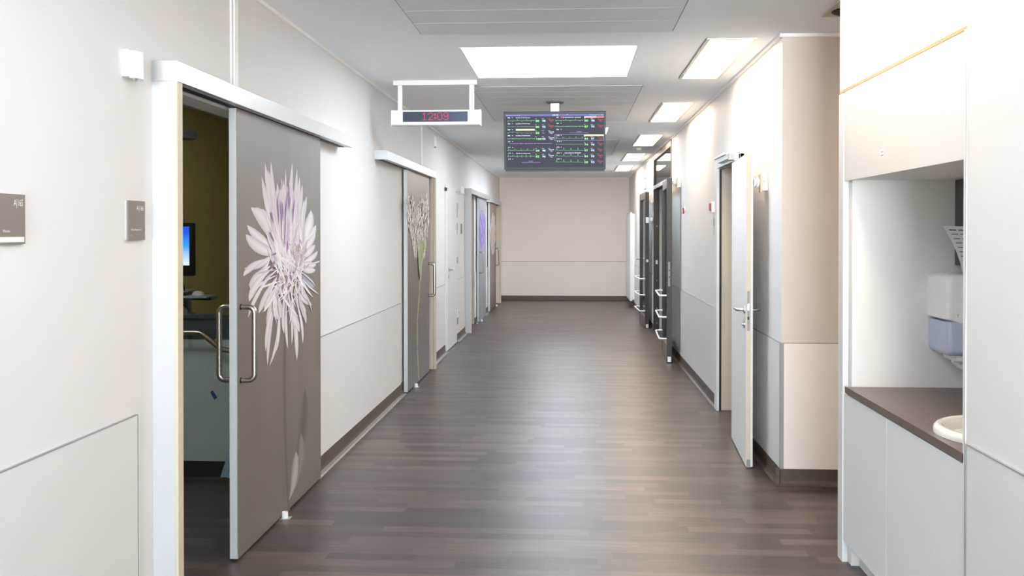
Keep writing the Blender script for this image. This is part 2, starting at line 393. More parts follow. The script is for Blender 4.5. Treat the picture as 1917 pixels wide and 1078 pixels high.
# ------------------------------------------------------------------ rooms behind the doors
b = MB()
b.box(-3.85, -3.73, 1.5, 11.3, 0, ZC, 'olive'); b.box(-3.73, XL-.12, 1.5, 1.62, 0, ZC, 'olive'); b.box(-3.73, XL-.12, 11.2, 11.3, 0, ZC, 'olive')
struct('wall_treatment_room', b)
b = MB(); b.box(-3.73, XL-.12, 5.93, 6.01, .0, 1.0, 'slate'); b.box(-3.73, XL-.12, 5.922, 5.93, .1, DZ, 'roomdado'); b.box(-3.73, XL-.12, 5.918, 5.93, 0, .1, 'dark'); b.box(-3.73, XL-.12, 5.915, 6.02, 1.0, 1.02, 'slate')
struct('wall_low_partition', b)
b = MB()
b.box(-4.3, -4.2, 11.3, YE, 0, ZC, 'creamwall'); b.box(-4.2, XL-.12, 13.6, 13.7, 0, ZC, 'creamwall'); b.box(-4.2, XL-.12, YE-.05, YE, 0, ZC, 'creamwall')
struct('wall_far_left_room', b)
b = MB()
b.box(4.0, 4.1, YC+.12, YE, 0, ZC, 'beigeroom')
for y in (11.3, 16.6): b.box(XR+.12, 4.0, y, y+.1, 0, ZC, 'beigeroom')
struct('wall_right_rooms', b)
def room_lamp(x, y, label, m='roomlamp'):
    t = thing('room_ceiling_lamp', (x, y, ZC), label, 'ceiling lamp')
    part('housing', MB().box(x-.33, x+.33, y-.33, y+.33, ZC-.03, ZC, 'white', .004), t)
    part('diffuser', MB().box(x-.29, x+.29, y-.29, y+.29, ZC-.034, ZC-.028, m), t)
room_lamp(-2.9, 17.4, 'square lamp on the ceiling of the cream room behind the purple flower door')
room_lamp(-2.9, 4.0, 'unseen square fill lamp added on the ceiling of the dark treatment room', 'dimlamp')  # added out of view to brighten the low partition and room
room_lamp(-2.25, 8.7, 'second unseen square fill lamp added in the dark treatment room, beyond the low partition', 'fill_lamp_low')  # added out of view to lift the olive wall
room_lamp(2.7, 14.0, 'square lamp on the ceiling of the room behind the glazed double doors')
room_lamp(2.7, 8.2, 'square lamp on the ceiling of the room behind the open white door')

# ------------------------------------------------------------------ ceiling: access panels and luminaires
def ceiling_panel(x0, x1, y0, y1, label):
    t = thing('ceiling_access_panel', ((x0+x1)/2, y0, ZC), label, 'ceiling panel', 'flush metal access panels in the ceiling')
    part('shadow_gap', MB().box(x0-.006, x1+.006, y0-.006, y1+.006, ZC-.0015, ZC-.0005, 'dark'), t)
    b = MB(); n = max(2, round((y1-y0)/.32)); s = (y1-y0)/n
    for i in range(n): b.box(x0, x1, y0+i*s, y0+(i+1)*s-.0012, ZC-.006, ZC-.001, 'cpanel')
    part('panel', b, t)
    b = MB()
    for i in range(1, n): b.box(x0, x1, y0+i*s-.003, y0+i*s+.002, ZC-.0066, ZC-.0055, 'white')
    part('seam', b, t)
ceiling_panel(-.91, .60, 3.3, 5.82, 'large flush grey ceiling panel nearest the camera, cut by the top edge of the photo')
ceiling_panel(-.83, .58, 7.95, 10.48, 'flush grey ceiling panel above and behind the hanging patient monitor')
ceiling_panel(-.83, .62, 12.65, 15.15, 'flush grey ceiling panel beyond the patient monitor, near the third and fourth luminaires')
def cool_light(y0, label, m='cool'):
    t = thing('square_ceiling_light', (-.15, y0, ZC), label, 'ceiling light')
    part('frame', MB().box(-.735, .435, y0-.015, y0+1.215, ZC-.004, ZC-.0005, 'white'), t)
    part('diffuser', MB().box(-.72, .42, y0, y0+1.2, ZC-.007, ZC-.0035, m), t)
cool_light(6.27, 'large white square light panel in the ceiling in front of the clock and patient monitor')
cool_light(1.5, 'square light panel in the corridor ceiling above the camera', 'cool_low')
cool_light(-3.2, 'square light panel in the corridor ceiling behind the camera')
cool_light(11.2, 'square light panel in the ceiling just behind the patient monitor')
cool_light(17.25, 'unseen square light panel added in the ceiling to brighten the end wall')  # extra panel out of sight behind the monitor, added for the end wall
cool_light(15.45, 'square light panel in the ceiling near the end of the corridor')
names = {0: 'narrow recessed warm luminaire largest and nearest on the right of the ceiling', 1: 'second warm luminaire of the right ceiling row, just before the white doorway',
         2: 'third warm luminaire of the right ceiling row, beside the glazed transom', 3: 'fourth warm luminaire of the right ceiling row, beyond the smoke detector', 4: 'farthest small warm luminaire of the right ceiling row, by the end wall'}
def warm_light(y0, label):
    x0, x1, y1 = .84, 1.15, y0+1.57
    t = thing('recessed_luminaire', (1.0, y0, ZC), label, 'ceiling luminaire', 'warm luminaires along the right wall')
    b = MB()
    for a in ((x0, x0+.022, y0, y1), (x1-.022, x1, y0, y1), (x0+.022, x1-.022, y0, y0+.022), (x0+.022, x1-.022, y1-.022, y1)): b.box(*a, ZC-.01, ZC-.0005, 'lamp_rim', .002)
    b.box(x0-.004, x0, y0-.004, y1, ZC-.003, ZC-.0005, 'grey')
    part('frame', b, t)
    part('diffuser', MB().box(x0+.022, x1-.022, y0+.022, y1-.022, ZC-.005, ZC-.001, 'warm'), t)
for i, y in enumerate((6.05, 9.02, 12.02, 14.9, 17.6)): warm_light(y, names[i])
for y, l in ((3.05, 'warm luminaire above the washstand niche, above the camera view'), (.05, 'warm luminaire overhead to the right of the camera'), (-2.95, 'warm luminaire behind the camera')): warm_light(y, l)
# lamp of the side passage
t = thing('passage_luminaire', (3.6, 5.3, ZC), 'luminaire in the ceiling of the side passage on the right', 'ceiling luminaire')
part('frame', MB().box(3.0, 4.2, 5.15, 5.47, ZC-.008, ZC-.0005, 'lamp_rim'), t)
part('diffuser', MB().box(3.03, 4.17, 5.18, 5.44, ZC-.011, ZC-.007, 'warm'), t)

# air vent in the side passage ceiling
vx, vy = 1.527, 5.32
t = thing('air_vent', (vx, vy, ZC), 'square ceiling plate with round dark slotted air outlet, half hidden by the white wall', 'air vent')
part('plate', MB().box(1.387, 1.70, 5.05, 5.467, ZC-.008, ZC-.0005, mat('vent_plate', srgb(196, 186, 170), .5), .002), t)
b = MB(); b.lathe([(0, ZC-.0105), (.118, ZC-.0105), (.118, ZC-.008), (0, ZC-.008)], (vx, vy, 0), 2, 'dark', 48); part('outlet', b, t)
b = MB()
for i in range(-4, 5):
    yy = i*.024; hw = math.sqrt(max(.0, .112**2-yy*yy))
    b.prism([(yy+vy-.006, ZC-.016), (yy+vy+.005, ZC-.0125), (yy+vy+.005, ZC-.0107), (yy+vy-.006, ZC-.0142)], 0, vx-hw, vx+hw, 'grey')
part('slat', b, t)
# smoke detector
b = MB(); b.lathe([(.045, ZC), (.045, ZC-.012), (.035, ZC-.035), (.018, ZC-.045), (0, ZC-.047)], (.97, 13.95, 0), 2, 'plastic')
solo('smoke_detector', b, (.97, 13.95, ZC), 'small white round smoke detector on the ceiling between two warm luminaires', 'smoke detector')

# ------------------------------------------------------------------ sliding doors on the left
XLF, XLB = -1.562, -1.600       # leaf front and back
def d_handle(y, x, sgn, z0=.845, z1=1.192, d=.066, r=.0135):
    b = MB(); pts = [(x, y, z0)]; rr = .03
    for k in range(7):
        a = math.pi/2*k/6; pts.append((x+sgn*(d-rr+rr*math.sin(a)), y, z0+rr-rr*math.cos(a)))
    for k in range(7):
        a = math.pi/2*k/6; pts.append((x+sgn*(d-rr+rr*math.cos(a)), y, z1-rr+rr*math.sin(a)))
    pts.append((x, y, z1)); b.tube(pts, r, 'steel', 16)
    for z in (z0, z1): b.lathe([(.0145, 0), (.0145, sgn*.006)] if sgn > 0 else [(.0145, -.006), (.0145, 0)], (x, y, z), 0, 'black', 16)
    return b
def sliding_door(n, h0, h1, l0, l1, jamb_y, label, backdrop, hy, both, zt=2.13, zb=2.208):
    t = thing(f'door_{n}', (XL, l0, 0), label, 'sliding door', None, 'structure')
    b = MB(); b.box(XL+.001, -1.532, h0, h1, zt, zb, 'white', .003)
    b.box(-1.532, -1.516, h0, h1, zt-.003, zb, 'alu', .002); b.box(XL+.001, -1.516, h0-.002, h0, zt, zb, 'jambw'); part('header', b, t)
    part('track', MB().box(-1.60, -1.562, h0+.06, h1-.03, zt-.002, zt+.004, 'dark'), t)
    near = jamb_y < (l0+l1)/2
    a, c = (jamb_y, jamb_y+.05)
    b = MB(); b.box(XL-.10, -1.532, a, c, 0, zt, 'jambw' if near else 'cream', .002); b.box(-1.532, -1.519, a, c, 0, zt, 'cream', .001)
    if not near: b.box(-1.548, -1.5455, a-.002, a+.003, 0, zt-.01, 'dark')
    part('jamb', b, t)
    leaf = part('leaf', MB().box(XLB, XLF, l0, l1, .012, zt-.005, 'leafedge').box(XLF-.002, XLF+.0006, l0, l0+.002, .012, zt-.005, 'cream'), t)
    part('bottom_rail', MB().box(XLB+.004, XLF-.004, l0+.002, l1-.002, .002, .014, 'dark'), t, leaf)
    part('print', MB().box(XLF, XLF+.0006, l0+.003, l1-.001, .013, zt-.006, backdrop), t, leaf)
    hd = part('handle', d_handle(hy, XLF+.0006, 1), t, leaf)
    if both: part('handle', d_handle(hy, XLB, -1), t, leaf)
    return t, leaf
bd1 = backdrop_mat('print_taupe', srgb(112, 104, 98), srgb(130, 121, 113), srgb(134, 130, 130))
bd2 = backdrop_mat('print_grey_brown', srgb(112, 110, 114), srgb(126, 116, 112), srgb(168, 156, 150))
bd4 = backdrop_mat('print_grey', srgb(128, 128, 134), srgb(140, 140, 148), srgb(160, 160, 166))
bd5 = backdrop_mat('print_dusk_brown', srgb(110, 100, 100), srgb(120, 105, 100), srgb(140, 122, 114))
d1, leaf1 = sliding_door(1, 3.629, 6.58, 4.41, 5.905, 3.629, 'half open sliding door with a large white flower print, nearest on the left', bd1, 4.457, True)
d2, leaf2 = sliding_door(2, 7.837, 10.75, 9.10, 10.485, 10.70, 'sliding door printed with pale feathery grass on a long green stem', bd2, 10.44, False, 2.142, 2.215)
d4, leaf4 = sliding_door(4, 14.53, 17.84, 16.2, 17.50, 14.53, 'open sliding door with a purple flower print near the corridor end', bd4, 16.27, True, 2.125, 2.2)
d5, leaf5 = sliding_door(5, 17.97, 20.76, 18.38, 19.86, 20.69, 'farthest sliding door with a pinkish flower print beside the end wall', bd5, 19.8, False, 2.10, 2.175)

class VC(MB):
    """coloured flat shapes printed on a door leaf, in door-plane coordinates from the photo"""
    def __init__(s): super().__init__(); s.c = []; s.n = 0; s.k = s.slot(VM)
    def petal(s, u0, v0, u1, v1, w, c0, bend=0, c1=None, edge=None, pk=.6, n=9, flat=.7, tip=.0):
        s.n += 1; x = XLF + .0012 + s.n*1.2e-5
        c1 = c1 or c0; edge = edge or [k*.9 for k in c0]
        d = Vector((u1-u0, v1-v0)); L_ = d.length or 1; nn = Vector((-d.y, d.x))/L_
        o = len(s.v)
        for i in range(n+1):
            t = i/n; p = Vector((u0, v0)) + d*t + nn*(bend*L_*4*t*(1-t))
            tg = d + nn*(bend*L_*4*(1-2*t)); tg.normalize(); q = Vector((-tg.y, tg.x))
            g = t**(math.log(.5)/math.log(pk)) if 0 < t < 1 else t
            ww = w*.5*max(math.sin(math.pi*g)**flat, tip*(t if t < .99 else .6), .08 if t < .98 else 0)
            for j, f in enumerate((-1, -.5, 0, .5, 1)):
                r_ = p+q*(ww*f); P = at(min(r_.x, 596.5) if r_.x < 700 else r_.x, r_.y, 0, XLF); s.v.append(Vector((x, P.y, P.z)))
                cc = [a*(1-t)+b_*t for a, b_ in zip(c0, c1)]; e_ = abs(f)**1.6
                s.c.append([a*(1-e_)+b_*e_ for a, b_ in zip(cc, edge)])
        for i in range(n):
            for j in range(4):
                a = o+i*5+j; s.f.append([a, a+1, a+6, a+5]); s.mi.append(s.k); s.sm.append(False)
VM = vcol_mat('flower_print')
Wh, Li, Gy, Pu, BG = srgb(250, 248, 250), srgb(238, 232, 243), srgb(178, 172, 180), srgb(138, 92, 150), srgb(140, 131, 124)
p = VC()
def z2(x, y): return 430+x/4.9, 280+y/4.9
def z3(x, y): return 430+x/4.49, 460+y/4.49
bg_d = srgb(100, 92, 86)
# soft dark stem, blurred leaf and pale bud behind the flower
p.petal(533, 620, 540, 960, 9, srgb(98, 90, 86), .01, edge=srgb(124, 116, 109), tip=1, flat=.2)
p.petal(548, 905, 571, 725, 22, srgb(92, 86, 84), .03, edge=srgb(124, 116, 109))
p.petal(541, 935, 554, 845, 17, srgb(182, 176, 172), .05, edge=srgb(124, 116, 109))
p.petal(556, 900, 563, 810, 12, srgb(138, 130, 126), .05, edge=srgb(122, 114, 107))
base = (538, 500)
# pale broad upper petals
for tx, ty, w_, bn in ((320, 120, 62, -.02), (290, 240, 60, -.03), (350, 180, 60, 0), (375, 105, 50, -.02), (572, 115, 46, .01), (510, 165, 30, 0), (615, 175, 44, .02), (640, 245, 50, .03), (665, 315, 50, .03), (705, 425, 60, .04), (470, 250, 40, 0), (550, 270, 46, 0), (430, 300, 60, 0), (600, 330, 60, 0)):
    tu, tv = z2(tx, ty); p.petal(base[0]+random.uniform(-8, 8), 492, tu, tv, w_/4.9*.95, random.choice((Wh, Li, Wh)), bn, c1=srgb(208, 204, 210), edge=srgb(206, 198, 208), pk=.55)
for tx, ty, bx, by, w_, bn in ((190, 530, 430, 900, 150, .12), (155, 690, 400, 900, 80, -.05), (145, 775, 430, 960, 110, -.1), (310, 430, 450, 880, 30, 0), (305, 540, 470, 930, 40, 0),
                               (745, 555, 640, 900, 90, .06), (790, 690, 640, 930, 70, .05), (785, 760, 640, 960, 60, .05), (780, 870, 650, 1000, 60, .05), (805, 930, 660, 1040, 50, .1), (790, 1050, 640, 1050, 60, .05), (130, 1090, 400, 960, 60, -.1)):
    tu, tv = z2(tx, ty); bu, bv = z2(bx, by); p.petal(bu, bv, tu, tv, w_/4.9, Wh, bn, c1=srgb(226, 221, 228), edge=srgb(200, 194, 202), pk=.5)
# lower hanging petals
for tx, ty, bx, by, w_, bn in ((110, 255, 330, 110, 55, .1), (155, 335, 330, 130, 70, -.06), (175, 380, 340, 170, 90, .08), (160, 470, 360, 190, 60, .1), (150, 605, 370, 220, 34, .06), (240, 570, 400, 250, 50, .03), (290, 555, 400, 330, 44, .05),
                               (315, 695, 400, 330, 56, .02), (300, 890, 400, 420, 34, .05), (315, 1005, 385, 480, 26, .03), (332, 1010, 410, 480, 26, -.06), (390, 885, 415, 500, 30, -.02), (415, 630, 390, 360, 100, .05),
                               (455, 740, 480, 400, 28, .06), (487, 870, 480, 400, 24, .03), (518, 830, 490, 420, 22, -.04), (562, 968, 520, 420, 34, -.02), (612, 820, 540, 420, 22, -.05), (585, 725, 490, 400, 66, .04),
                               (640, 655, 545, 380, 34, -.05), (640, 555, 540, 360, 50, .08), (690, 498, 560, 350, 48, .1), (610, 330, 560, 400, 24, .05), (725, 160, 560, 140, 60, .06), (720, 205, 570, 170, 60, .08)):
    tu, tv = z3(tx, ty); bu, bv = z3(bx, by); p.petal(bu, bv, tu, tv, w_/4.49, random.choice((Wh, Wh, Li)), bn, c1=srgb(230, 226, 230), edge=srgb(202, 197, 202), pk=.62)
tu, tv = z3(712, 350); bu, bv = z3(590, 225); p.petal(bu, bv, tu, tv, 16, srgb(176, 178, 196), .05, edge=srgb(150, 146, 150), pk=.7)
# dense pale heart of upright white blades, then lilac and purple filaments
for i in range(130):
    bu = random.uniform(512, 562); bv = random.uniform(455, 515); top = 350+abs(bu-534)*1.7+random.uniform(-22, 60)
    c = random.choice((Wh, Wh, Wh, srgb(236, 230, 238), Li)); lean = (bu-536)*.28+random.uniform(-4, 4)
    p.petal(bu, bv, bu+lean, top, random.uniform(3.5, 8), c, random.uniform(-.03, .03), c1=srgb(226, 220, 228), edge=srgb(200, 190, 204), n=6)
for i in range(90):
    a = random.gauss(-90, 33); L_ = random.uniform(35, 120)*(1-.4*min(1, abs(a+90)/90)); bu, bv = 538+random.uniform(-14, 18), 512+random.uniform(-20, 18)
    c = random.choice((Wh, Wh, Li, srgb(228, 220, 228), srgb(210, 192, 216)))
    p.petal(bu, bv, bu+.62*L_*math.cos(R(a)), bv+L_*math.sin(R(a)), random.uniform(2, 4.5), c, random.uniform(-.06, .06), edge=[k*.92 for k in c], n=5)
for i in range(60):
    a = random.gauss(90, 50); L_ = random.uniform(20, 80); bu, bv = 536+random.uniform(-20, 26), 520+random.uniform(-20, 20)
    c = random.choice((Wh, Li, srgb(222, 216, 222), srgb(212, 207, 212)))
    p.petal(bu, bv, bu+.7*L_*math.cos(R(a)), bv+L_*math.sin(R(a)), random.uniform(2, 5), c, random.uniform(-.1, .1), edge=[k*.9 for k in c], n=5)
for x0, y0, x1, y1 in ((440, 680, 425, 430), (465, 820, 450, 440), (500, 700, 515, 430), (525, 560, 535, 300), (565, 700, 590, 440), (480, 660, 470, 470), (540, 560, 550, 420), (495, 900, 505, 620), (515, 960, 520, 830), (400, 850, 355, 750), (395, 680, 370, 560), (510, 500, 520, 380), (570, 640, 580, 500)):
    a = z2(x0, y0); c = z2(x1, y1); p.petal(*a, *c, random.uniform(1.6, 3.0), Pu, random.uniform(-.03, .03), edge=srgb(176, 146, 184), n=5)
for x0, y0, x1, y1 in ((335, 190, 370, 125), (390, 310, 400, 220), (465, 330, 470, 240), (430, 380, 440, 320), (510, 300, 500, 240), (345, 80, 385, 60), (480, 380, 490, 330)):
    a = z3(x0, y0); c = z3(x1, y1); p.petal(*a, *c, 4.5, srgb(146, 112, 146), .02, edge=srgb(180, 160, 178), n=5)
for i in range(70):
    u, v = 556+random.gauss(0, 7), 482+random.gauss(0, 17); c = random.choice((srgb(206, 196, 192), srgb(182, 168, 164), srgb(222, 216, 214)))
    p.petal(u, v, u+random.uniform(-5, 9), v-random.uniform(4, 16), 1.6, c, .1, n=4)
flower = part('flower_print', p, d1, leaf1, 'large white and lilac ragged flower')
# door 2: feathery grass plumes on a long stem
p = VC()
st = srgb(160, 165, 120)
pts = [(786, 500), (785, 545), (781, 600), (781, 650), (784, 712)]
for a, c in zip(pts, pts[1:]): p.petal(*a, *c, 2.2, st, 0, edge=st, tip=1, flat=.05)
for i in range(760):
    k = random.random(); v = 350+k**.8*125
    cx = 779+(v-350)*.04; half = 20*(1-.62*max(0, (v-410)/75)) if v > 400 else 20
    dx = random.uniform(-1, 1)
    topv = 352+(10 if dx < -.3 else 26 if dx < .2 else 0)+12*abs(math.sin(dx*7)); v = max(v, topv+random.uniform(0, 20))
    u = cx+dx*half; c = random.choice((srgb(236, 231, 224), srgb(222, 215, 206), srgb(204, 195, 186), srgb(244, 240, 234)))
    p.petal(u, v+random.uniform(4, 13), u+random.uniform(-1.5, 2.0), v, random.uniform(1.0, 2.1), c, .04, edge=[x*.95 for x in c], n=4)
for i in range(90):
    v = random.uniform(455, 515); hw = 9*(1-(v-455)/70); u = 785+random.uniform(-1, 1)*hw; c = random.choice((srgb(176, 186, 140), srgb(160, 172, 124), srgb(196, 202, 170)))
    p.petal(u*.6+785*.4, v+12, u, v-10, 1.8, c, .03, edge=[x*.86 for x in c], n=4)
part('flower_print', p, d2, leaf2, 'pale feathery grass plumes on a thin green stem')
p = VC()
for i in range(150):
    v = random.uniform(398, 466); hw = 5.2*math.sin(math.pi*(.18+.72*(v-398)/70)); u = 902.5+random.uniform(-1, 1)*hw; c = random.choice((srgb(134, 108, 186), srgb(154, 132, 200), srgb(112, 88, 170), srgb(176, 160, 208)))
    p.petal(u, v+9, u+random.uniform(-1, 1), v-7, 1.5, c, .03, n=4)
p.petal(902.5, 462, 903, 596, 2.4, srgb(150, 150, 158), .02, tip=1, flat=.1)
part('flower_print', p, d4, leaf4, 'purple flower')
p = VC()
for i in range(150):
    v = random.uniform(402, 470); hw = 4.6*math.sin(math.pi*(.12+.8*(v-402)/70)); u = 922.3+random.uniform(-1, 1)*hw; c = random.choice((srgb(205, 184, 180), srgb(188, 164, 162), srgb(218, 202, 196)))
    p.petal(u, v+9, u+random.uniform(-1, 1), v-6, 1.4, c, .03, n=4)
part('flower_print', p, d5, leaf5, 'pinkish white flower')

# floor guides of the sliding doors
def floor_guide(x, y, label):
    t = thing('floor_guide', (x, y, 0), label, 'floor guide', 'white floor guides of the sliding doors')
    part('base_plate', MB().box(x-.028, x+.03, y-.02, y+.03, 0, .003, 'alu'), t)
    b = MB(); b.lathe([(.017, .003), (.017, .03), (.0155, .036), (.010, .036), (.009, .031), (0, .031)], (x, y, 0), 2, 'plastic', 20); part('roller', b, t)
floor_guide(-1.543, 5.09, 'small white floor guide at the foot of the large white flower door')
floor_guide(-1.54, 9.46, 'small white floor guide at the foot of the feathery grass door')
floor_guide(-1.54, 16.42, 'tiny white floor guide at the foot of the purple flower door')
floor_guide(-1.54, 19.75, 'tiny white floor guide at the foot of the farthest sliding door')

# ------------------------------------------------------------------ hinged door 3 (white, closed)
def lever(b, x, y, z, sx, sy, L_=.115, r=.0095):
    """lever handle: rose, neck and bar. sx away from leaf, sy direction of the bar"""
    b.lathe([(.026, 0), (.026, sx*.006), (.011, sx*.008), (.011, sx*.012)], (x, y, z), 0, 'steel', 20)
    pts = [(x, y, z), (x+sx*.035, y, z), (x+sx*.046, y+sy*.004, z), (x+sx*.052, y+sy*.016, z), (x+sx*.052, y+sy*L_, z), (x+sx*.05, y+sy*(L_+.006), z)]
    b.tube(pts, r, 'steel', 12)
d3 = thing('door_3', (XL, 12.2, 0), 'closed narrow looking white hinged door between the second and third sliding doors', 'door', None, 'structure')
b = MB(); b.box(XL-.1, -1.60, 12.20, 12.32, 0, 2.11, 'white', .002); b.box(XL-.1, -1.60, 13.28, 13.38, 0, 2.11, 'white', .002); b.box(XL-.1, -1.60, 12.20, 13.38, 2.06, 2.13, 'white', .002); part('door_frame', b, d3)
lf = part('leaf', MB().box(-1.64, -1.592, 12.30, 13.30, .008, 2.07, 'white', .002), d3)
b = MB(); lever(b, -1.592, 12.42, 1.05, 1, 1); part('handle', b, d3, lf)
b = MB(); b.box(-1.592, -1.586, 12.405, 12.435, .935, .985, 'steel', .003); part('keyhole_plate', b, d3, lf)
b = MB(); [b.tube([(-1.588, 13.335, z), (-1.588, 13.335, z+.09)], .009, 'steel', 10) for z in (.25, 1.1, 1.85)]; part('hinge', b, d3)

# ------------------------------------------------------------------ wall fittings, left
def room_sign(y0, y1, z0, z1, lines, label, strip=False, x=XL, text=True, sgn=1):
    t = thing('room_sign', (x, y0, z0), label, 'room sign')
    part('back_plate', MB().box(x, x+.006*sgn, y0+.001, y1-.001, z0+.001, z1-.001, 'alu'), t)
    part('face', MB().box(x+.006*sgn, x+.012*sgn, y0, y1, z0, z1, 'sign', .0008), t)
    if strip: part('name_strip', MB().box(x+.012, x+.0125, y0+.004, y1-.007, z0+.006, z0+.021, 'plastic'), t, None, 'blank white strip')
    for tx, yy, zz, s_, w_ in lines: part('lettering', MB().text(tx, (x+.0126, yy, zz), (0, 1, 0), (0, 0, 1), s_, 'plastic', width=w_), t)
room_sign(2.58, 2.742, 1.512, 1.657, [('A|165', 2.682, 1.623, .028, .047), ('Wäsche', 2.628, 1.546, .0125, .036)], 'taupe room sign A|165 with a white strip, cut by the left photo edge', True)
room_sign(3.400, 3.540, 1.516, 1.662, [('A|166', 3.468, 1.627, .026, .058), ('Behandlungsraum 2', 3.424, 1.552, .0115, .082), ('U', 3.424, 1.530, .009, None)], 'taupe room sign A|166 on the wall beside the open flower door')
def motion_sensor(y, z, label):
    t = thing('motion_sensor', (XL, y, z), label, 'motion sensor')
    part('housing', MB().box(XL, XL+.026, y, y+.098, z, z+.098, 'plastic', .004), t)
    b = MB(); prof = [(.026, .012)]
    for k in range(9): prof.append((.026+.030*math.sin(math.pi*(.18+.64*k/8)), .012+.078*k/8))
    prof.append((.026, .094)); b.prism([(XL+a, y+c) for a, c in prof], 2, z-.004, z+.094, 'plastic', True); part('cover', b, t)
    b = MB(); b.box(XL+.03, XL+.038, y+.03, y+.05, z-.010, z-.003, 'grey'); part('lens', b, t)
motion_sensor(3.375, 2.108, 'white motion sensor box high on the wall left of the first door header')
motion_sensor(13.95, 2.10, 'tiny white motion sensor at the near top corner of the purple flower door')
room_sign(13.95, 14.10, 1.51, 1.655, [], 'far taupe sign edge-on beside the purple flower door')
room_sign(13.46, 13.51, 1.50, 1.66, [], 'thin dark plate edge-on beyond the white closed door, lower of two')
room_sign(13.46, 13.51, 1.74, 1.90, [], 'thin dark plate edge-on beyond the white closed door, upper of two')
for z, l in ((2.02, 'topmost small dark wall button beyond the feathery grass door'), (1.62, 'middle small wall button beyond the feathery grass door'), (1.37, 'lowest small wall button beyond the feathery grass door')):
    b = MB(); b.box(XL, XL+.012, 11.05, 11.11, z, z+.06, 'plastic', .002); b.lathe([(.014, .012), (.014, .022), (0, .024)], (XL, 11.08, z+.03), 0, 'black' if z > 2 else 'grey', 14)
    solo('wall_button', b, (XL, 11.08, z), l, 'wall button', 'small wall buttons beyond the feathery grass door')
b = MB(); b.box(XL, XL+.03, 11.25, 11.29, 2.545, 2.67, 'plastic', .006); b.box(XL+.004, XL+.026, 11.255, 11.285, 2.53, 2.546, 'grey')
solo('wall_antenna', b, (XL, 11.27, 2.53), 'slim upright white sensor high on the left wall, below and behind the clock', 'sensor')
t = thing('wall_socket', (XL, 13.52, .30), 'white double wall socket low beside the white closed door', 'wall socket')
part('plate', MB().box(XL+.008, XL+.022, 13.50, 13.58, .28, .44, 'plastic', .003), t)
[part('outlet', MB().lathe([(.021, .022), (.021, .0235), (0, .0235)], (XL, 13.54, z), 0, 'grey', 18), t) for z in (.32, .40)]

# ------------------------------------------------------------------ digital clock
cy_, cx0, cx1 = 7.60, -1.433, -.723
t = thing('digital_clock', ((cx0+cx1)/2, cy_, ZC), 'white hanging digital clock showing 12:09 in red, below a ceiling rail', 'clock')
part('ceiling_rail', MB().box(-1.42, -.75, cy_, cy_+.07, ZC-.038, ZC-.0005, 'white', .002), t)
for a, c in ((-1.386, -1.351), (-.812, -.775)): part('post', MB().box(a, c, cy_+.018, cy_+.05, 2.50, ZC-.036, 'white', .002), t)
b = MB(); b.prism([(cy_, 2.512), (cy_, 2.400), (cy_+.01, 2.393), (cy_+.085, 2.393), (cy_+.085, 2.512)], 0, cx0, cx1, 'white'); part('housing', b, t)
for i in (0, 1):
    x = cx0-.003 if i == 0 else cx1
    part('end_cap', MB().box(x, x+.003, cy_-.004, cy_+.086, 2.389, 2.515, 'plastic'), t)
part('side_panel', MB().box(cx0+.012, -1.356, cy_-.0015, cy_, 2.405, 2.505, 'cabinet2'), t)
dsp = part('display', MB().box(-1.342, -.822, cy_-.003, cy_-.0002, 2.4185, 2.5005, 'clockface'), t)
FONT = {'1': ['00100', '01100', '00100', '00100', '00100', '00100', '01110'], '2': ['01110', '10001', '00001', '00010', '00100', '01000', '11111'],
        '0': ['01110', '10001', '10001', '10001', '10001', '10001', '01110'], '9': ['01110', '10001', '10001', '01111', '00001', '10001', '01110'], ':': ['00', '11', '11', '00', '11', '11', '00']}
b = MB(); x = -1.188; px = .0092
for ch in '12:09':
    g = FONT[ch]; wd = len(g[0])
    for r_, row in enumerate(g):
        for c_, q in enumerate(row):
            if q == '1': b.box(x+c_*px*.92, x+c_*px*.92+.0066, cy_-.004, cy_-.003, 2.486-r_*px, 2.486-r_*px+.0066, 'e_led')
    x += wd*px*.92+px*.75
part('digits', b, t, dsp, 'red dot digits 12:09')

# ------------------------------------------------------------------ hanging patient monitor
TY = 8.86; tx = -.155
t = thing('patient_monitor', (tx, TY+.05, ZC), 'large flat screen hung from the ceiling showing rows of heart rates and traces', 'monitor')
b = MB(); b.lathe([(0, -.001), (.085, -.001), (.085, -.012), (.07, -.02), (0, -.02)], (tx, TY+.06, ZC), 2, mat('blue_grey_metal', srgb(120, 126, 138), .4, .5), 32); part('ceiling_plate', b, t)
b = MB(); b.box(tx-.042, tx+.042, TY+.03, TY+.10, 2.45, ZC-.02, 'alu', .004); part('column', b, t)
part('bracket', MB().box(tx-.12, tx+.12, TY+.02, TY+.08, 2.25, 2.55, 'mgrey', .004), t)
TW, TH = .934, .532
tilt = Matrix.Translation(Vector((tx, TY-.02, 2.379))) @ Matrix.Rotation(R(9), 4, 'X')     # top leans towards the viewer
hb = MB().box(-TW/2, TW/2, 0, .055, -TH/2, TH/2, 'mgrey', .003, xf=tilt).box(-TW/2+.01, TW/2-.01, .004, .052, -TH/2-.016, -TH/2+.002, 'mgrey', xf=tilt)
hs = part('housing', hb, t)
SX0, SX1, SZ0, SZ1 = -TW/2+.018, TW/2-.018, -TH/2+.022, TH/2-.02
sb = part('screen', MB().box(SX0, SX1, -.002, 0, SZ0, SZ1, 'e_bg', xf=tilt), t)
def scr(x, y, k=0):   # x, y measured on the picture of the screen
    return tilt @ Vector((-TW/2+(x-165)/1475*TW, -.0024-k, TH/2-(y-138)/850*TH*.985))
SA = (tilt.to_3x3() @ Vector((1, 0, 0))); SU = (tilt.to_3x3() @ Vector((0, 0, 1)))
pxs = TW/1475
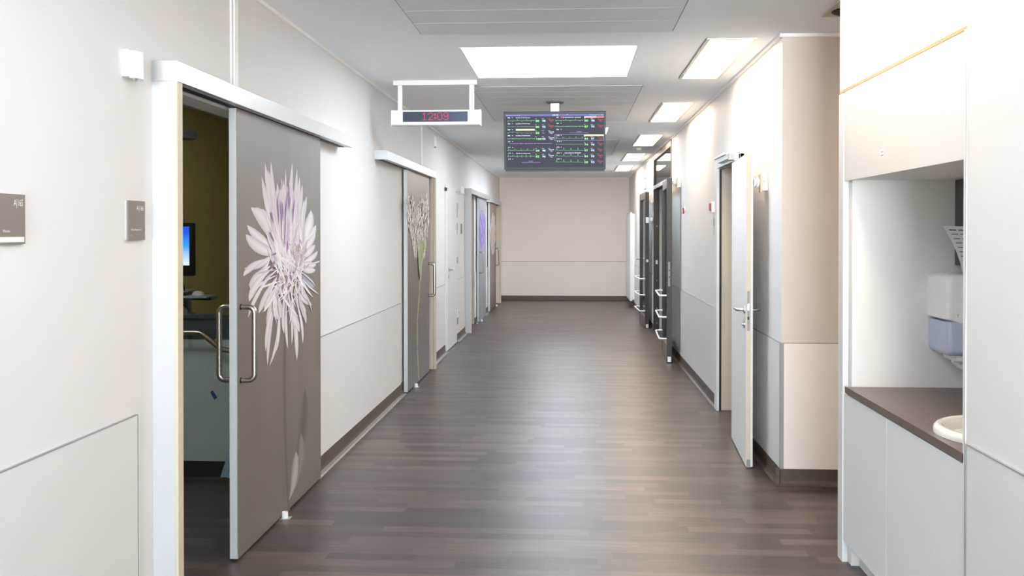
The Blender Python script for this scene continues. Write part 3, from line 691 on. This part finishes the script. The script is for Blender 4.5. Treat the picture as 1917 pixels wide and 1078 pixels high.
def rect(b, x0, y0, x1, y1, m, k=0): b.add([scr(x0, y1, k), scr(x1, y1, k), scr(x1, y0, k), scr(x0, y0, k)], [[0, 1, 2, 3]], m)
def stext(b, s_, x, y, h, m, w_=None, al='LEFT', k=.0004):
    b.text(s_, scr(x, y+h/2, k), SA, SU, h*pxs*1.4, m, al, width=w_*pxs if w_ else None, bold=.025)
b = MB(); rect(b, 190, 176, 1612, 205, 'e_bar'); stext(b, 'Monitor Zentrale', 200, 190, 13, 'e_lilac', 205); stext(b, '12:12', 862, 190, 22, 'e_white', 85); stext(b, 'Mittwoch 12. Mai', 1405, 190, 12, 'e_lilac', 200)
rect(b, 1080, 178, 1088, 188, 'e_white', .0004); part('title_bar', b, t, sb)
b = MB()
rect(b, 340, 391, 616, 416, 'e_yellow'); rect(b, 1326, 212, 1612, 234, 'e_salmon'); rect(b, 1326, 214, 1500, 230, 'e_white', .0003); rect(b, 1326, 479, 1610, 502, 'e_yellow'); rect(b, 1012, 215, 1040, 236, 'e_salmon')
for a in ((903, 475, 1326, 479), (903, 565, 1610, 569), (903, 475, 907, 569), (1606, 475, 1610, 569), (918, 478, 921, 566)): rect(b, *a, 'e_lilac')
part('highlight_bar', b, t, sb)
def sub(name, build):
    b = MB(); build(b)
    if b.v: part(name, b, t, sb)
def trace(wav, x0, x1, y, seed, style):
    rnd = random.Random(seed); n = 150; pts = []
    per = {0: 6, 1: 6, 2: 6, 3: 22, 4: 4.4, 5: 6.2, 6: 4, 7: 30}.get(style, 6)
    for i in range(n+1):
        s_ = i/n; x = x0+(x1-x0)*s_; ph = (s_*per+rnd.random()*.0+.3) % 1
        a = 0
        if style in (0, 5): a = (-26 if .46 < ph < .5 else 18 if .5 <= ph < .54 else -5*math.sin((ph-.7)*18) if .7 < ph < .87 else 0)
        elif style == 1: a = (-8 if .46 < ph < .52 else 0)
        elif style == 2: a = -14*math.exp(-((s_-.2)/.12)**2)+(16 if .46 < ph < .53 else 0)+5*s_
        elif style in (3, 7): a = rnd.uniform(-9, 9)
        elif style == 4: a = (-24 if .46 < ph < .5 else -9*math.sin((ph-.6)*14) if .6 < ph < .82 else 0)
        elif style == 6: a = (-34 if .47 < ph < .51 else -8 if .51 <= ph < .6 else 4*s_)
        pts.append((x, y+a))
    for (xa, ya), (xb, yb) in zip(pts, pts[1:]):
        d = max(1e-6, math.hypot(xb-xa, yb-ya)); nx, ny = -(yb-ya)/d*1.7, (xb-xa)/d*1.7
        wav.add([scr(xa-nx, ya-ny), scr(xb-nx, yb-ny), scr(xb+nx, yb+ny), scr(xa+nx, ya+ny)], [[0, 1, 2, 3]], 'e_green')
rows = [(225, '08', 'Standby im Nachtmodus', '80', '98', 'r', 0), (313, '03', 'Standby im Nachtmodus', '80', '95', 'r', 1), (402, '04', None, '83', '---', 'w', 2), (490, '05', 'Standby im Nachtmodus', '100', '95', 'w', 3),
        (578, '2-P', None, None, None, None, None), (665, '2-T', None, '60', '98', 'w', 4), (752, '1-P', 'Standby im Nachtmodus', '82', '96', 'w', 5), (840, '1-T', None, None, None, None, None)]
def mon_row(y, n_, nm, hr, sp, c, stl, X, dy, val):
    def lab(b):
        stext(b, n_, X[0], y, 17, 'e_white', 36)
    sub('bed_label', lab); sub('menu_arrow', lambda b: b.add([scr(X[1], y-5, .0004), scr(X[1]+8, y+6, .0004), scr(X[1]+16, y-5, .0004)], [[0, 1, 2]], 'e_white'))
    if nm: sub('mode_text', lambda b: stext(b, nm, X[2], y, 13, 'e_white', X[3]))
    if not hr: return
    sub('heart_trace', lambda b: trace(b, X[4], X[5], y+45, y+X[4], stl))
    def hrn(b): stext(b, 'HF', X[6]-6, y+18+dy, 8, 'e_white', 18); stext(b, hr, X[6], y+50, 28, 'e_num', 52 if len(hr) == 2 else 78)
    sub('heart_rate_number', hrn)
    def spn(b): stext(b, 'SpO2', X[7]-6, y+18+dy, 8, 'e_blue', 34); stext(b, sp, X[7], y+50, 28 if sp != '---' else 14, 'e_blue', 48 if sp != '---' else 34)
    sub('oxygen_number', spn)
    def bpn(b): stext(b, 'NBD', X[8], y+18+dy, 8, c, 30); stext(b, val[0], X[8]+4, y+38+dy, 14, c, 74); stext(b, val[1], X[8]+30, y+58+dy, 10, c, 34)
    sub('pressure_reading', bpn)
for y, n_, nm, hr, sp, bp_, stl in rows: mon_row(y, n_, nm, hr, sp, 'e_red' if bp_ == 'r' else 'e_white', stl, (222, 283, 340, 208, 215, 618, 628, 722, 808), 0, ('120/78', '(92)'))
rowsr = [(225, '07', 'KEINE MESSUNG  VERFÜGBAR', '80', '98', 0), (313, '09', None, '87', '95', 7), (402, '06', None, None, None, None), (490, '10', None, '84', '97', 4), (578, '11', None, '74', '96', 1), (665, '12', None, '97', '95', 6), (752, '13', 'KEINE MESSUNG VERFÜGBAR', '84', '98', 6), (840, '14', None, '58', '93', 6)]
for y, n_, nm, hr, sp, stl in rowsr: mon_row(y, n_, nm, hr, sp, 'e_red', stl, (928, 988, 1045, 238, 912, 1322, 1332, 1428, 1518), 2, ('118/74', '(89)'))
sub('status_line', lambda b: stext(b, 'Es wurde kein Patient aufgenommen, aber Patient derzeit zentral', 248, 608, 11, 'e_lilac', 608))
for (x, y), (x2, y2) in (((1220, 436), (1120, 453)), ((520, 872), (424, 889))):
    def two(b): stext(b, 'Standby', x, y, 9, 'e_lilac', 70); stext(b, 'Patientenaufnahme drücken', x2, y2, 9, 'e_lilac', 268)
    sub('status_line', two)

# ------------------------------------------------------------------ open white door on the right
rd = thing('door_6', (XR, 7.27, 0), 'white hinged door standing wide open against the right wall', 'door', None, 'structure')
b = MB(); b.box(XR-.03, XR+.13, 8.405, 8.47, 0, 2.13, 'cream', .002); b.box(XR-.032, XR-.008, 8.38, 8.50, 0, 2.15, 'white', .002)
b.box(XR-.03, XR+.13, 7.24, 7.30, 0, 2.13, 'white', .002); b.box(XR-.03, XR+.13, 7.24, 8.47, 2.09, 2.15, 'white', .002); part('door_frame', b, rd)
part('seal', MB().box(XR-.008, XR+.012, 8.398, 8.406, 0, 2.09, 'black').box(XR-.008, XR+.012, 7.30, 8.40, 2.08, 2.092, 'black'), rd)
b = MB(); [b.box(XR+.02, XR+.045, 8.402, 8.405, z, z+.045, 'alu') for z in (1.035, .965)]; b.box(XR-.033, XR-.03, 8.40, 8.43, .95, 1.09, 'alu'); part('strike_plate', b, rd)
# leaf runs from the hinge (1.193, 7.265) to its free edge (1.139, 6.37)
def leaf_frame(hx, hy, fx, fy):
    """local x: thickness towards the wall, local y: from free edge to hinge"""
    d = Vector((hx-fx, hy-fy, 0)); L_ = d.length; d.normalize(); n = Vector((d.y, -d.x, 0))
    m = Matrix(((n.x, d.x, 0, fx), (n.y, d.y, 0, fy), (0, 0, 1, 0), (0, 0, 0, 1))); return m, L_
m6, L6 = leaf_frame(1.193, 7.265, 1.139, 6.37)
lf = part('leaf', MB().box(0, .030, 0, L6-.01, .01, 2.055, 'white', xf=m6).box(.030, .043, -.012, L6, .01, 2.072, 'white', xf=m6), rd)
part('leaf_edging', MB().box(.0, .030, -.0012, 0, .01, 2.055, 'cream', xf=m6).box(.030, .043, -.0135, -.012, .01, 2.072, 'cabinet2', xf=m6), rd, lf)
b = MB(); b.box(.008, .024, -.0028, -.001, .897, 1.158, 'grey', .0005, xf=m6); part('lock_plate', b, rd, lf)
b = MB(); b.box(.010, .022, -.0036, -.0026, 1.03, 1.075, 'alu', xf=m6); b.box(.010, .022, -.0036, -.0026, .97, .99, 'dark', xf=m6); part('latch', b, rd, lf)
def lever_xf(x, y, z, sx, sy, L_, xf):
    q = MB(); lever(q, x, y, z, sx, sy, L_); q.v = [xf @ v for v in q.v]; return q
part('handle', lever_xf(0, .065, 1.03, -1, 1, .12, m6), rd, lf); part('handle', lever_xf(.043, .065, 1.03, 1, 1, .12, m6), rd, lf)
q = MB(); q.lathe([(.024, 0), (.024, -.007), (0, -.008)], (0, .065, .935), 0, 'steel', 18); q.tube([(-.007, .065, .935), (-.022, .065, .935)], .008, 'steel', 10); q.v = [m6 @ v for v in q.v]; part('lock_cylinder', q, rd, lf)
part('bottom_seal', MB().box(.006, .036, -.003, .02, .003, .055, 'grey', xf=m6), rd, lf)
b = MB(); [b.tube([(XR-.045, 7.262, z), (XR-.045, 7.262, z+.1)], .011, 'steel', 12) for z in (.22, 1.0, 1.8)]; [b.box(XR-.05, XR-.03, 7.262, 7.268, z+.01, z+.09, 'steel') for z in (.22, 1.0, 1.8)]; part('hinge', b, rd)
t = thing('door_closer', (XR-.03, 7.5, 2.1), 'grey door closer rail fixed on top of the open white door frame', 'door closer')
part('slide_rail', MB().box(XR-.062, XR-.030, 7.55, 8.15, 2.115, 2.145, 'alu', .003), t); part('rail_end', MB().box(XR-.07, XR-.030, 7.50, 7.56, 2.098, 2.15, 'grey', .002), t)
part('arm', MB().box(XR-.085, XR-.062, 7.62, 8.22, 2.150, 2.166, 'white', .003), t)

def door_holder(y, z, xl, label):
    t = thing('door_holder', (XR, y, z), label, 'door holder', 'magnetic door holders on the right wall')
    part('wall_box', MB().box(XR-.035, XR, y-.045, y+.045, z-.035, z+.085, 'plastic', .004).box(XR-.046, XR-.034, y-.035, y+.035, z-.045, z+.075, 'cream', .003), t)
    b = MB(); b.lathe([(.02, -.044), (.028, -.05), (.036, -.058), (.036, -.066), (.02, -.07), (.02, -.076), (.032, -.078), (.032, -.086), (0, -.086)], (XR, y, z+.02), 0, 'plastic', 20); part('magnet', b, t)
    part('anchor', MB().box(xl, XR-.085, y-.012, y+.012, z, z+.04, 'black', .002), t)
    part('indicator', MB().box(XR-.026, XR-.022, y-.047, y-.045, z+.02, z+.028, 'black'), t)
door_holder(6.42, 1.85, 1.188, 'white magnetic door holder on the wall behind the open white door')
door_holder(11.45, 2.10, 1.188, 'white magnetic door holder at the top of the nearer glass door')

# ------------------------------------------------------------------ glazed double door
gd = thing('door_7', (XR, 12.42, 0), 'dark framed glazed double doors folded open against the right wall, with a transom', 'double door', None, 'structure')
b = MB(); b.box(XR-.012, XR+.075, 15.00, 15.05, 0, ZC-.002, 'bronze', .002); b.box(XR-.012, XR+.075, 12.42, 12.47, 0, ZC-.002, 'bronze', .002)
b.box(XR-.012, XR+.075, 12.47, 15.0, 2.19, 2.25, 'bronze', .002); b.box(XR-.012, XR+.075, 12.47, 15.0, 2.64, ZC-.002, 'bronze_l', .002); fr = part('frame', b, gd)
part('transom_glass', MB().box(XR+.01, XR+.018, 12.47, 15.0, 2.25, 2.64, 'glass'), gd)
b = MB(); [b.box(XR+.02, XR+.05, 14.996, 15.0, z, z+.06, 'alu') for z in (1.04,)]; [b.box(XR+.035, XR+.045, 14.996, 15.0, z, z+.012, 'alu') for z in (1.62, .78, .35, .12)]; part('strike_plate', b, gd, fr)
part('door_closer_rail', MB().box(XR-.04, XR-.012, 12.6, 14.8, 2.18, 2.235, 'alu', .003), gd, fr)
def glass_leaf(m_, L_, hinge_near, lever_h):
    """local y runs from the near edge"""
    s0, s1 = .095, .105
    def bx(b, x0, x1, y0, y1, z0, z1, m, bev=0): return b.box(x0, x1, y0, y1, z0, z1, m, bev, xf=m_)
    b = MB(); bx(b, 0, .058, 0, s0, .012, 2.17, 'bronze', .002); bx(b, 0, .058, L_-s1, L_, .012, 2.17, 'bronze', .002)
    lf = part('leaf_frame', b, gd)
    b = MB(); bx(b, 0, .058, s0, L_-s1, 2.06, 2.17, 'bronze_l'); bx(b, 0, .058, s0, L_-s1, .012, .19, 'bronze_l'); part('rail', b, gd, lf)
    b = MB(); bx(b, .024, .032, s0, L_-s1, .19, 2.06, 'glass'); part('pane', b, gd, lf)
    for z in (.28, .535, .79):
        for sx in ((-1,) if not hinge_near else (-1,)):
            pts = []
            q = [(0, .05, z), (-.055, .05, z), (-.078, .06, z), (-.085, .085, z), (-.085, L_-.085, z), (-.078, L_-.06, z), (-.055, L_-.05, z), (0, L_-.05, z)]
            part('push_bar', MB().tube([m_ @ Vector(k) for k in q], .011, 'plastic', 12), gd, lf)
    b = MB(); bx(b, .008, .050, -.001, .004, .012, .075, 'alu', .001); part('bottom_fitting', b, gd, lf)
    return lf
mB, LB = leaf_frame(1.165, 12.45, 1.118, 11.375)
lB = glass_leaf(mB, LB, False, False)
b = MB(); b.box(.014, .036, -.0015, .001, .90, 1.19, 'grey', xf=mB); b.box(.020, .030, -.0025, -.001, 1.08, 1.10, 'dark', xf=mB); b.box(.020, .030, -.0025, -.001, 1.0, 1.02, 'dark', xf=mB); part('lock_plate', b, gd, lB)
# the far leaf is hinged at its near edge and folded away from the viewer
mA, LA = leaf_frame(1.150, 16.42, 1.168, 15.335)
lA = glass_leaf(mA, LA, True, True)
b = MB(); [b.box(.006, .052, -.002, .002, z, z+.09, 'alu', xf=mA) for z in (1.68,)]; b.box(.012, .046, -.002, .002, 1.06, 1.10, 'alu', xf=mA); part('hinge_plate', b, gd, lA)
b = MB(); [b.tube([(XR-.03, 15.12, z), (XR-.03, 15.12, z+.07)], .014, 'alu', 12) for z in (1.70, 1.79, 1.98)]; [b.box(1.225, XR-.012, 15.10, 15.34, z+.01, z+.06, 'alu', .003) for z in (1.70, 1.98)]; part('hinge', b, gd)
part('lever_handle', lever_xf(0, LA-.05, 1.08, -1, -1, .12, mA), gd, lA)

# ------------------------------------------------------------------ small fittings, right wall
t = thing('fire_call_point', (XR, 8.77, 1.72), 'white box with red front beside the open white door frame', 'fire call point')
part('housing', MB().box(XR-.03, XR, 8.70, 8.80, 1.715, 1.815, 'plastic', .004), t); part('red_front', MB().box(XR-.042, XR-.028, 8.715, 8.785, 1.735, 1.80, 'red', .003), t)
t = thing('wall_phone_hook', (XR, 10.95, 1.73), 'tiny red pull knob on the wall between glass doors and white door', 'pull cord')
part('rose', MB().box(XR-.014, XR, 10.92, 10.98, 1.78, 1.83, 'plastic', .003), t); part('knob', MB().tube([(XR-.02, 10.95, 1.81), (XR-.02, 10.95, 1.745)], .009, 'red', 10), t)
t = thing('intercom_plate', (XR, 8.6, 1.52), 'slim grey plate on the wall just below the red call box', 'wall plate')
part('plate', MB().box(XR-.014, XR, 8.58, 8.70, 1.52, 1.675, 'alu', .002), t); part('screen_strip', MB().box(XR-.016, XR-.014, 8.60, 8.68, 1.60, 1.66, 'grey'), t)
t = thing('wall_notice', (XR, 16.6, 2.28), 'small framed white notice high on the wall between the farthest luminaires', 'notice')
part('frame', MB().box(XR-.016, XR, 16.55, 16.95, 2.27, 2.47, 'grey', .003), t); part('face', MB().box(XR-.018, XR-.016, 16.57, 16.93, 2.29, 2.45, 'plastic'), t)
t = thing('wall_radiator', (XR, 19.5, .12), 'tall flat white wall radiator at the far end of the right wall', 'radiator')
part('panel', MB().box(1.185, 1.235, 19.62, 20.9, .13, 1.93, 'white', .006), t)
b = MB(); [b.box(1.1835, 1.186, y, y+.008, .15, 1.91, 'cabinet2') for y in [19.75+i*.13 for i in range(12)]]; part('groove', b, t)
part('side_cover', MB().box(1.232, XR, 19.62, 20.9, .16, 1.90, 'cabinet2', .003), t)

# ------------------------------------------------------------------ washstand in the niche
t = thing('washstand_cabinet', (NX, NY0, 0), 'pale grey base cabinet under the brown worktop in the right wall niche', 'cabinet')
b = MB(); b.box(NX+.022, 1.868, NY0+.014, NY0+.032, .1, .799, 'cabinet2'); b.box(NX+.022, 1.868, NY1-.019, NY1-.001, .1, .799, 'cabinet2'); b.box(NX+.022, 1.868, NY0+.032, NY1-.019, .1, .118, 'cabinet2'); b.box(1.85, 1.868, NY0+.032, NY1-.019, .118, .799, 'cabinet2'); part('body', b, t)
part('plinth', MB().box(NX+.06, 1.86, NY0+.014, NY1-.001, 0, .1, 'cabinet2'), t)
part('door', MB().box(NX, NX+.02, 3.965, NY1+.046, .105, .794, 'cabinet2', .001), t); part('door', MB().box(NX, NX+.02, NY0+.014, 3.961, .105, .794, 'cabinet2', .001), t)
t2 = thing('worktop', (NX, NY0, .80), 'dark brown worktop with a white basin in the right wall niche', 'worktop')
# the worktop is cut out round the basin
bxc, byc, brx, bry = 1.525, 3.47, .235, .26
b = MB(); zt_, zb_ = .83, .80; y0, y1, x0, x1 = NY0+.013, NY1-.001, NX, 1.868
n = 48; ring = []; outer = []
for k in range(n):
    a = 2*math.pi*k/n; cx_, sy_ = math.cos(a), math.sin(a); ring.append((bxc+(brx-.03)*cx_, byc+(bry-.03)*sy_))
    s_ = min((x1-bxc)/cx_ if cx_ > 1e-6 else 1e9, (x0-bxc)/cx_ if cx_ < -1e-6 else 1e9, (y1-byc)/sy_ if sy_ > 1e-6 else 1e9, (y0-byc)/sy_ if sy_ < -1e-6 else 1e9)
    outer.append((bxc+cx_*s_, byc+sy_*s_))
for cxn, cyn in ((x0, y0), (x0, y1), (x1, y0), (x1, y1)):
    k = min(range(n), key=lambda i: (outer[i][0]-cxn)**2+(outer[i][1]-cyn)**2); outer[k] = (cxn, cyn)
vs = [(x, y, zt_) for x, y in ring]+[(x, y, zt_) for x, y in outer]+[(x, y, zb_) for x, y in ring]+[(x, y, zb_) for x, y in outer]; fs = []
for k in range(n):
    j = (k+1) % n; fs += [[k, n+k, n+j, j], [2*n+k, 2*n+j, 3*n+j, 3*n+k], [n+k, 3*n+k, 3*n+j, n+j], [k, j, 2*n+j, 2*n+k]]
b.add(vs, fs, 'counter'); part('top', b, t2); part('front_edge', MB().box(NX-.004, NX, NY0+.006, NY1+.012, .80, .83, 'counter'), t2)
t = thing('wash_basin', (bxc, byc, .83), 'round white ceramic basin set in the brown worktop', 'basin')
q = MB(); prof = [(.855, -.012), (.862, .0008), (1.0, .0008), (1.0, .012), (.985, .022), (.95, .029), (.90, .030), (.86, .024), (.83, .008), (.77, -.04), (.64, -.11), (.4, -.145), (.12, -.155), (.0, -.156)]
q.lathe([(a, c) for a, c in prof], (0, 0, 0), 2, 'ceramic', 56); q.v = [Vector((bxc+v.x*brx, byc+v.y*bry, .83+v.z)) for v in q.v]; part('bowl', q, t)
b = MB(); b.lathe([(.022, .0), (.022, .003), (0, .003)], (bxc, byc, .676), 2, 'steel', 20); part('drain', b, t)
t = thing('basin_tap', (1.80, byc, .83), 'steel tap behind the basin, hidden from the camera by the wall edge', 'tap')
b = MB(); b.tube([(1.805, byc, .83), (1.805, byc, .95), (1.79, byc, .975), (1.75, byc, .985), (1.64, byc, .97)], .014, 'steel', 14); part('spout', b, t)
b = MB(); b.tube([(1.805, byc, .955), (1.815, byc, 1.01)], .009, 'steel', 10); part('lever', b, t)

t = thing('overhead_cabinet', (NX, NY0, 1.78), 'white overhead cupboard above the washstand niche with a tan wood top edge', 'cupboard')
part('body', MB().box(NX+.022, 1.868, NY0+.014, NY1-.001, 1.785, 2.17, 'niche'), t)
dr = part('door', MB().box(NX, NX+.02, NY0+.014, NY1+.046, 1.782, 2.198, 'cabinet', .001), t)
part('top_edge', MB().box(NX-.001, NX+.02, NY0+.001, NF, 2.1985, 2.2115, 'wood'), t)
b = MB(); b.box(NX-.0006, NX, 4.005, 4.055, 1.853, 1.885, 'plastic'); b.box(NX-.0009, NX-.0006, 4.012, 4.046, 1.873, 1.8755, 'ink'); b.box(NX-.0009, NX-.0006, 4.012, 4.046, 1.859, 1.862, 'ink'); part('label_sticker', b, t, dr)

# towel dispenser on the far cheek of the niche, front towards the camera
dx0, dx1, dzt, dzb, dzm, dyf = 1.635, 1.867, 1.362, 1.0, 1.152, 4.31
t = thing('towel_dispenser', ((dx0+dx1)/2, NY1, 1.0), 'white paper towel dispenser with bluish translucent lower half in the niche', 'towel dispenser')
def rbox(x0, x1, z0f, z1, y0, y1, rad, m, droop=0, front_r=.03, mat2=None):
    """body with rounded vertical and top edges; its lower rim droops towards the right"""
    b = MB(); secs = []
    for k in range(9):
        a = math.pi/2*k/8; secs.append((y0+front_r*(1-math.sin(a)), front_r*(1-math.cos(a))))
    secs = [(y0+front_r-front_r*math.sin(math.pi/2*k/6), front_r*(1-math.cos(math.pi/2*k/6))) for k in range(7)][::-1]+[(y1, 0)]
    # outline in x,z
    def outline(ins):
        pts = []; X0, X1, Z1 = x0+ins, x1-ins, z1-ins; rr = max(rad-ins, .004)
        for k in range(9): a = math.pi-math.pi/2*k/8; pts.append((X0+rr+rr*math.cos(a), Z1-rr+rr*math.sin(a)))
        for k in range(9): a = math.pi/2-math.pi/2*k/8; pts.append((X1-rr+rr*math.cos(a), Z1-rr+rr*math.sin(a)))
        for k in range(11):
            f = 1-k/10; x = X0+(X1-X0)*f; pts.append((x, z0f-droop*math.sin(math.pi*f)+ (0)))
        return pts
    vs = []; m_ = 0
    for y, ins in secs:
        o = outline(ins); m_ = len(o); vs += [(x, y, z) for x, z in o]
    fs = [list(range(m_))]
    for i in range(len(secs)-1):
        for k in range(m_): j = (k+1) % m_; fs.append([i*m_+k, (i+1)*m_+k, (i+1)*m_+j, i*m_+j])
    fs.append([(len(secs)-1)*m_+k for k in range(m_)][::-1])
    return b.add(vs, fs, m, True)
part('cover', rbox(dx0, dx1, dzm+.012, dzt, dyf, NY1, .035, 'plastic', .028), t)
low = MB(); 
q = rbox(dx0+.004, dx1-.004, -dzm-.0, -dzb, dyf+.006, NY1, .03, 'dispb', 0); q.v = [Vector((v.x, v.y, -v.z)) for v in q.v]; q.f = [f[::-1] for f in q.f]
lo = part('lower_cover', q, t, None, 'bluish translucent lower half')
part('paper_outlet', MB().box(dx0+.06, dx1-.06, dyf+.04, NY1-.02, dzb-.028, dzb+.01, 'plastic', .008), t)
b = MB(); b.text('T', (dx0+.045, dyf-.0008, dzm+.022), (1, 0, 0), (0, 0, 1), .016, 'ink'); part('emblem', b, t)
b = MB(); b.tube([(dx0+.07, dyf+.10, dzb-.025), (dx0+.10, dyf+.10, dzb-.05), (dx0+.16, dyf+.10, dzb-.062)], [.014, .02, .02], 'paper', 10); solo('paper_towel_end', b, (dx0+.1, dyf+.1, dzb-.05), 'end of white paper hanging below the towel dispenser', 'paper towel')
# dark board on the back wall and a sheet of paper
b = MB(); b.box(1.752, 1.868, 4.30, NY1-.01, 1.395, 1.782, mat('dark_brown_board', srgb(74, 64, 62), .4), .002)
solo('mirror_cabinet', b, (1.80, 4.3, 1.395), 'dark brown narrow cabinet side under the cupboard in the niche', 'wall cabinet')
t = thing('instruction_sheet', (1.7, 4.24, 1.45), 'printed white sheet of paper curling out beside the dark brown cabinet', 'paper sheet')
def shp(f, g):    # f across, g down
    x = 1.592+.235*f+.085*g*(1-f)+.012*math.sin(3*g); return Vector((x, 4.235+.035*math.sin(2.5*f+g)-.02*g, 1.572-.20*g-.004*f))
b = MB(); n = 12; vs = [shp(i/n, j/n) for j in range(n+1) for i in range(n+1)]; vs += [v+Vector((0, .0006, 0)) for v in vs]; N2 = (n+1)**2; fs = []
for j in range(n):
    for i in range(n): a = j*(n+1)+i; fs.append([a, a+n+1, a+n+2, a+1]); fs.append([N2+a, N2+a+1, N2+a+n+2, N2+a+n+1])
b.add(vs, fs, 'paper', True); part('sheet', b, t)
b = MB()
for k in range(9):
    g = .07+k*.095
    for s_ in range(5):
        f0 = .08+s_*.19; f1 = f0+.15-.04*((k*3+s_) % 3)/2; o = Vector((0, -.0008, 0)); h = .018 if k else .028
        b.add([shp(f0, g)+o, shp(f1, g)+o, shp(f1, g+h)+o, shp(f0, g+h)+o], [[0, 3, 2, 1]], 'ink')
part('print_lines', b, t)

# ------------------------------------------------------------------ inside the first room
def q5(u, v, y): return at(u, v, 1, y)
t = thing('computer_monitor', (q5(330, 517, 6.5).x, 6.5, 1.26), 'black rimmed computer screen glowing blue inside the dark room', 'computer screen')
a0 = q5(365, 417, 6.5); a1 = q5(361, 517, 6.5); wd = .56
mm = Matrix.Translation(Vector((a0.x-.02, 6.5, a1.z))) @ Matrix.Rotation(R(-14), 4, 'Z')
hgt = a0.z-a1.z
part('housing', MB().box(-wd, 0, 0, .045, 0, hgt, 'black', .012, xf=mm), t)
part('display', MB().box(-wd+.022, -.024, -.002, .001, .075, hgt-.026, 'screenblue', xf=mm), t)
b = MB(); b.tube([mm @ Vector((-wd/2, .05, .2)), mm @ Vector((-wd/2, .14, .1)), mm @ Vector((-wd/2, .16, -.1))], .02, 'black', 10); part('arm', b, t)
b = MB()
for dx_ in (0, .02): b.tube([q5(336+dx_*260, 515, 6.54), q5(337+dx_*260, 530, 6.54), q5(341+dx_*240, 545, 6.54), q5(339+dx_*300, 565, 6.54), q5(350, 578, 6.54), q5(367, 590, 6.54)], .006, 'black', 8)
part('cable', b, t)
cb = q5(366, 554, 6.45)
t = thing('equipment_cart', (cb.x-.2, 6.5, 0), 'pale trolley with a small tray in the dark room behind the first door', 'equipment cart')
zt2 = cb.z
part('tray', MB().box(q5(342, 554, 6.45).x, q5(392, 554, 6.45).x, 6.40, 6.62, zt2-.012, zt2, 'roomdado', .003), t)
part('tray', MB().box(q5(318, 548, 6.52).x, q5(345, 548, 6.52).x, 6.52, 6.76, zt2+.018, zt2+.03, 'roomdado', .003), t)
xc = q5(330, 554, 6.6).x
part('column', MB().box(xc-.04, xc+.04, 6.70, 6.78, .12, zt2+.02, 'grey', .006), t); part('base', MB().box(xc-.28, xc+.28, 6.5, 7.0, .06, .12, 'grey', .015), t)
part('support', MB().box(xc-.01, q5(380, 554, 6.45).x, 6.6, 6.72, zt2-.04, zt2-.012, 'grey', .003), t)
for sx in (-.24, .24):
    for yy in (6.54, 6.96): q = MB(); q.lathe([(.03, -.012), (.03, .012)], (xc+sx, yy, .03), 0, 'black', 16); part('caster', q, t)
ms = q5(371, 548, 6.5); b = MB()
b.lathe([(.0, 0), (1, 0), (1, .25), (.85, .7), (.5, .95), (0, 1)][::1], (0, 0, 0), 2, 'plastic', 20); b.v = [Vector((ms.x+v.x*.042, 6.5+v.y*.03, zt2+.0008+v.z*.032)) for v in b.v]
solo('computer_mouse', b, (ms.x, 6.5, zt2), 'white computer mouse on the small tray in the dark room', 'mouse')
# steel rail on the low partition
pts = [q5(300, 622, 5.80), q5(365, 622, 5.80), q5(375, 623, 5.80), q5(384, 629, 5.80), q5(402, 644, 5.80), q5(411, 651, 5.80), q5(420, 655, 5.80), q5(432, 656, 5.81), q5(440, 656, 5.85), (q5(444, 656, 5.85).x, 5.92, q5(444, 656, 5.85).z)]
t = thing('grab_rail', (pts[1][0], 5.92, .9), 'bent steel rail on the pale panel inside the dark room', 'rail')
part('bar', MB().tube(pts, .017, 'steel', 14), t)
b = MB(); xx = pts[1][0]-.1; b.tube([(xx, 5.80, pts[0][2]), (xx, 5.925, pts[0][2])], .011, 'steel', 10); part('bracket', b, t)
tb = [q5(408, 652, 5.77), q5(398, 668, 5.76), q5(391, 684, 5.76), q5(388, 702, 5.76), q5(390, 718, 5.76), q5(396, 732, 5.76)]
t = thing('infusion_line', tuple(tb[0]), 'thin clear tube ending in a blue cap, hanging from the steel rail', 'medical tube')
part('tube', MB().tube(tb, .0028, 'tubing', 8), t); part('cap', MB().tube([q5(396, 732, 5.76), q5(398, 736, 5.76), q5(404, 746, 5.76)], [.008, .0105, .010], 'bluecap', 12), t, None, 'blue cap')
# striped film bag
t = thing('film_bag', tuple(q5(430, 895, 5.6)), 'crumpled pale blue striped plastic bag hanging beside the sliding door', 'plastic bag')
b = MB(); n = 10; rng = random.Random(3); vs = []
for side in (0, 1):
    for j in range(n+1):
        g = j/n; lf_ = q5(432+(1-g)*-0-20*g**1.1, 825+70*g, 5.6); rt = q5(446+8*g, 823+78*g, 5.6)
        for i in range(n+1):
            f = i/n; pnt = lf_.lerp(rt, f); bul = .035*math.sin(math.pi*f)*math.sin(math.pi*min(1, g*1.1+.05)); pnt.y += (-bul if side == 0 else bul)+rng.uniform(-.004, .004); pnt.z += .012*math.sin(6*f)*g; vs.append(pnt)
fs = []; N2 = (n+1)**2
for j in range(n):
    for i in range(n): a = j*(n+1)+i; fs.append([a, a+1, a+n+2, a+n+1]); fs.append([N2+a, N2+a+n+1, N2+a+n+2, N2+a+1])
b.add(vs, fs, 'bag', True); part('bag', b, t)
b = MB(); b.tube([q5(438, 825, 5.6), q5(440, 740, 5.7), q5(436, 662, 5.80)], .003, 'tubing', 6); part('cord', b, t)
# dim examination lamp head high in the room
lp = q5(338, 252, 6.6)
t = thing('examination_lamp', (lp.x, 6.6, ZC), 'dim rounded examination lamp head hanging in the dark room', 'lamp')
b = MB(); b.lathe([(0, .05), (.09, .04), (.115, .0), (.10, -.03), (0, -.035)], (lp.x, 6.6, lp.z), 2, 'olive' if False else 'grey', 28); part('lamp_head', b, t)
b = MB(); b.tube([(lp.x-.02, 6.6, lp.z+.04), (lp.x-.05, 6.6, ZC)], .015, 'grey', 10); part('arm', b, t)
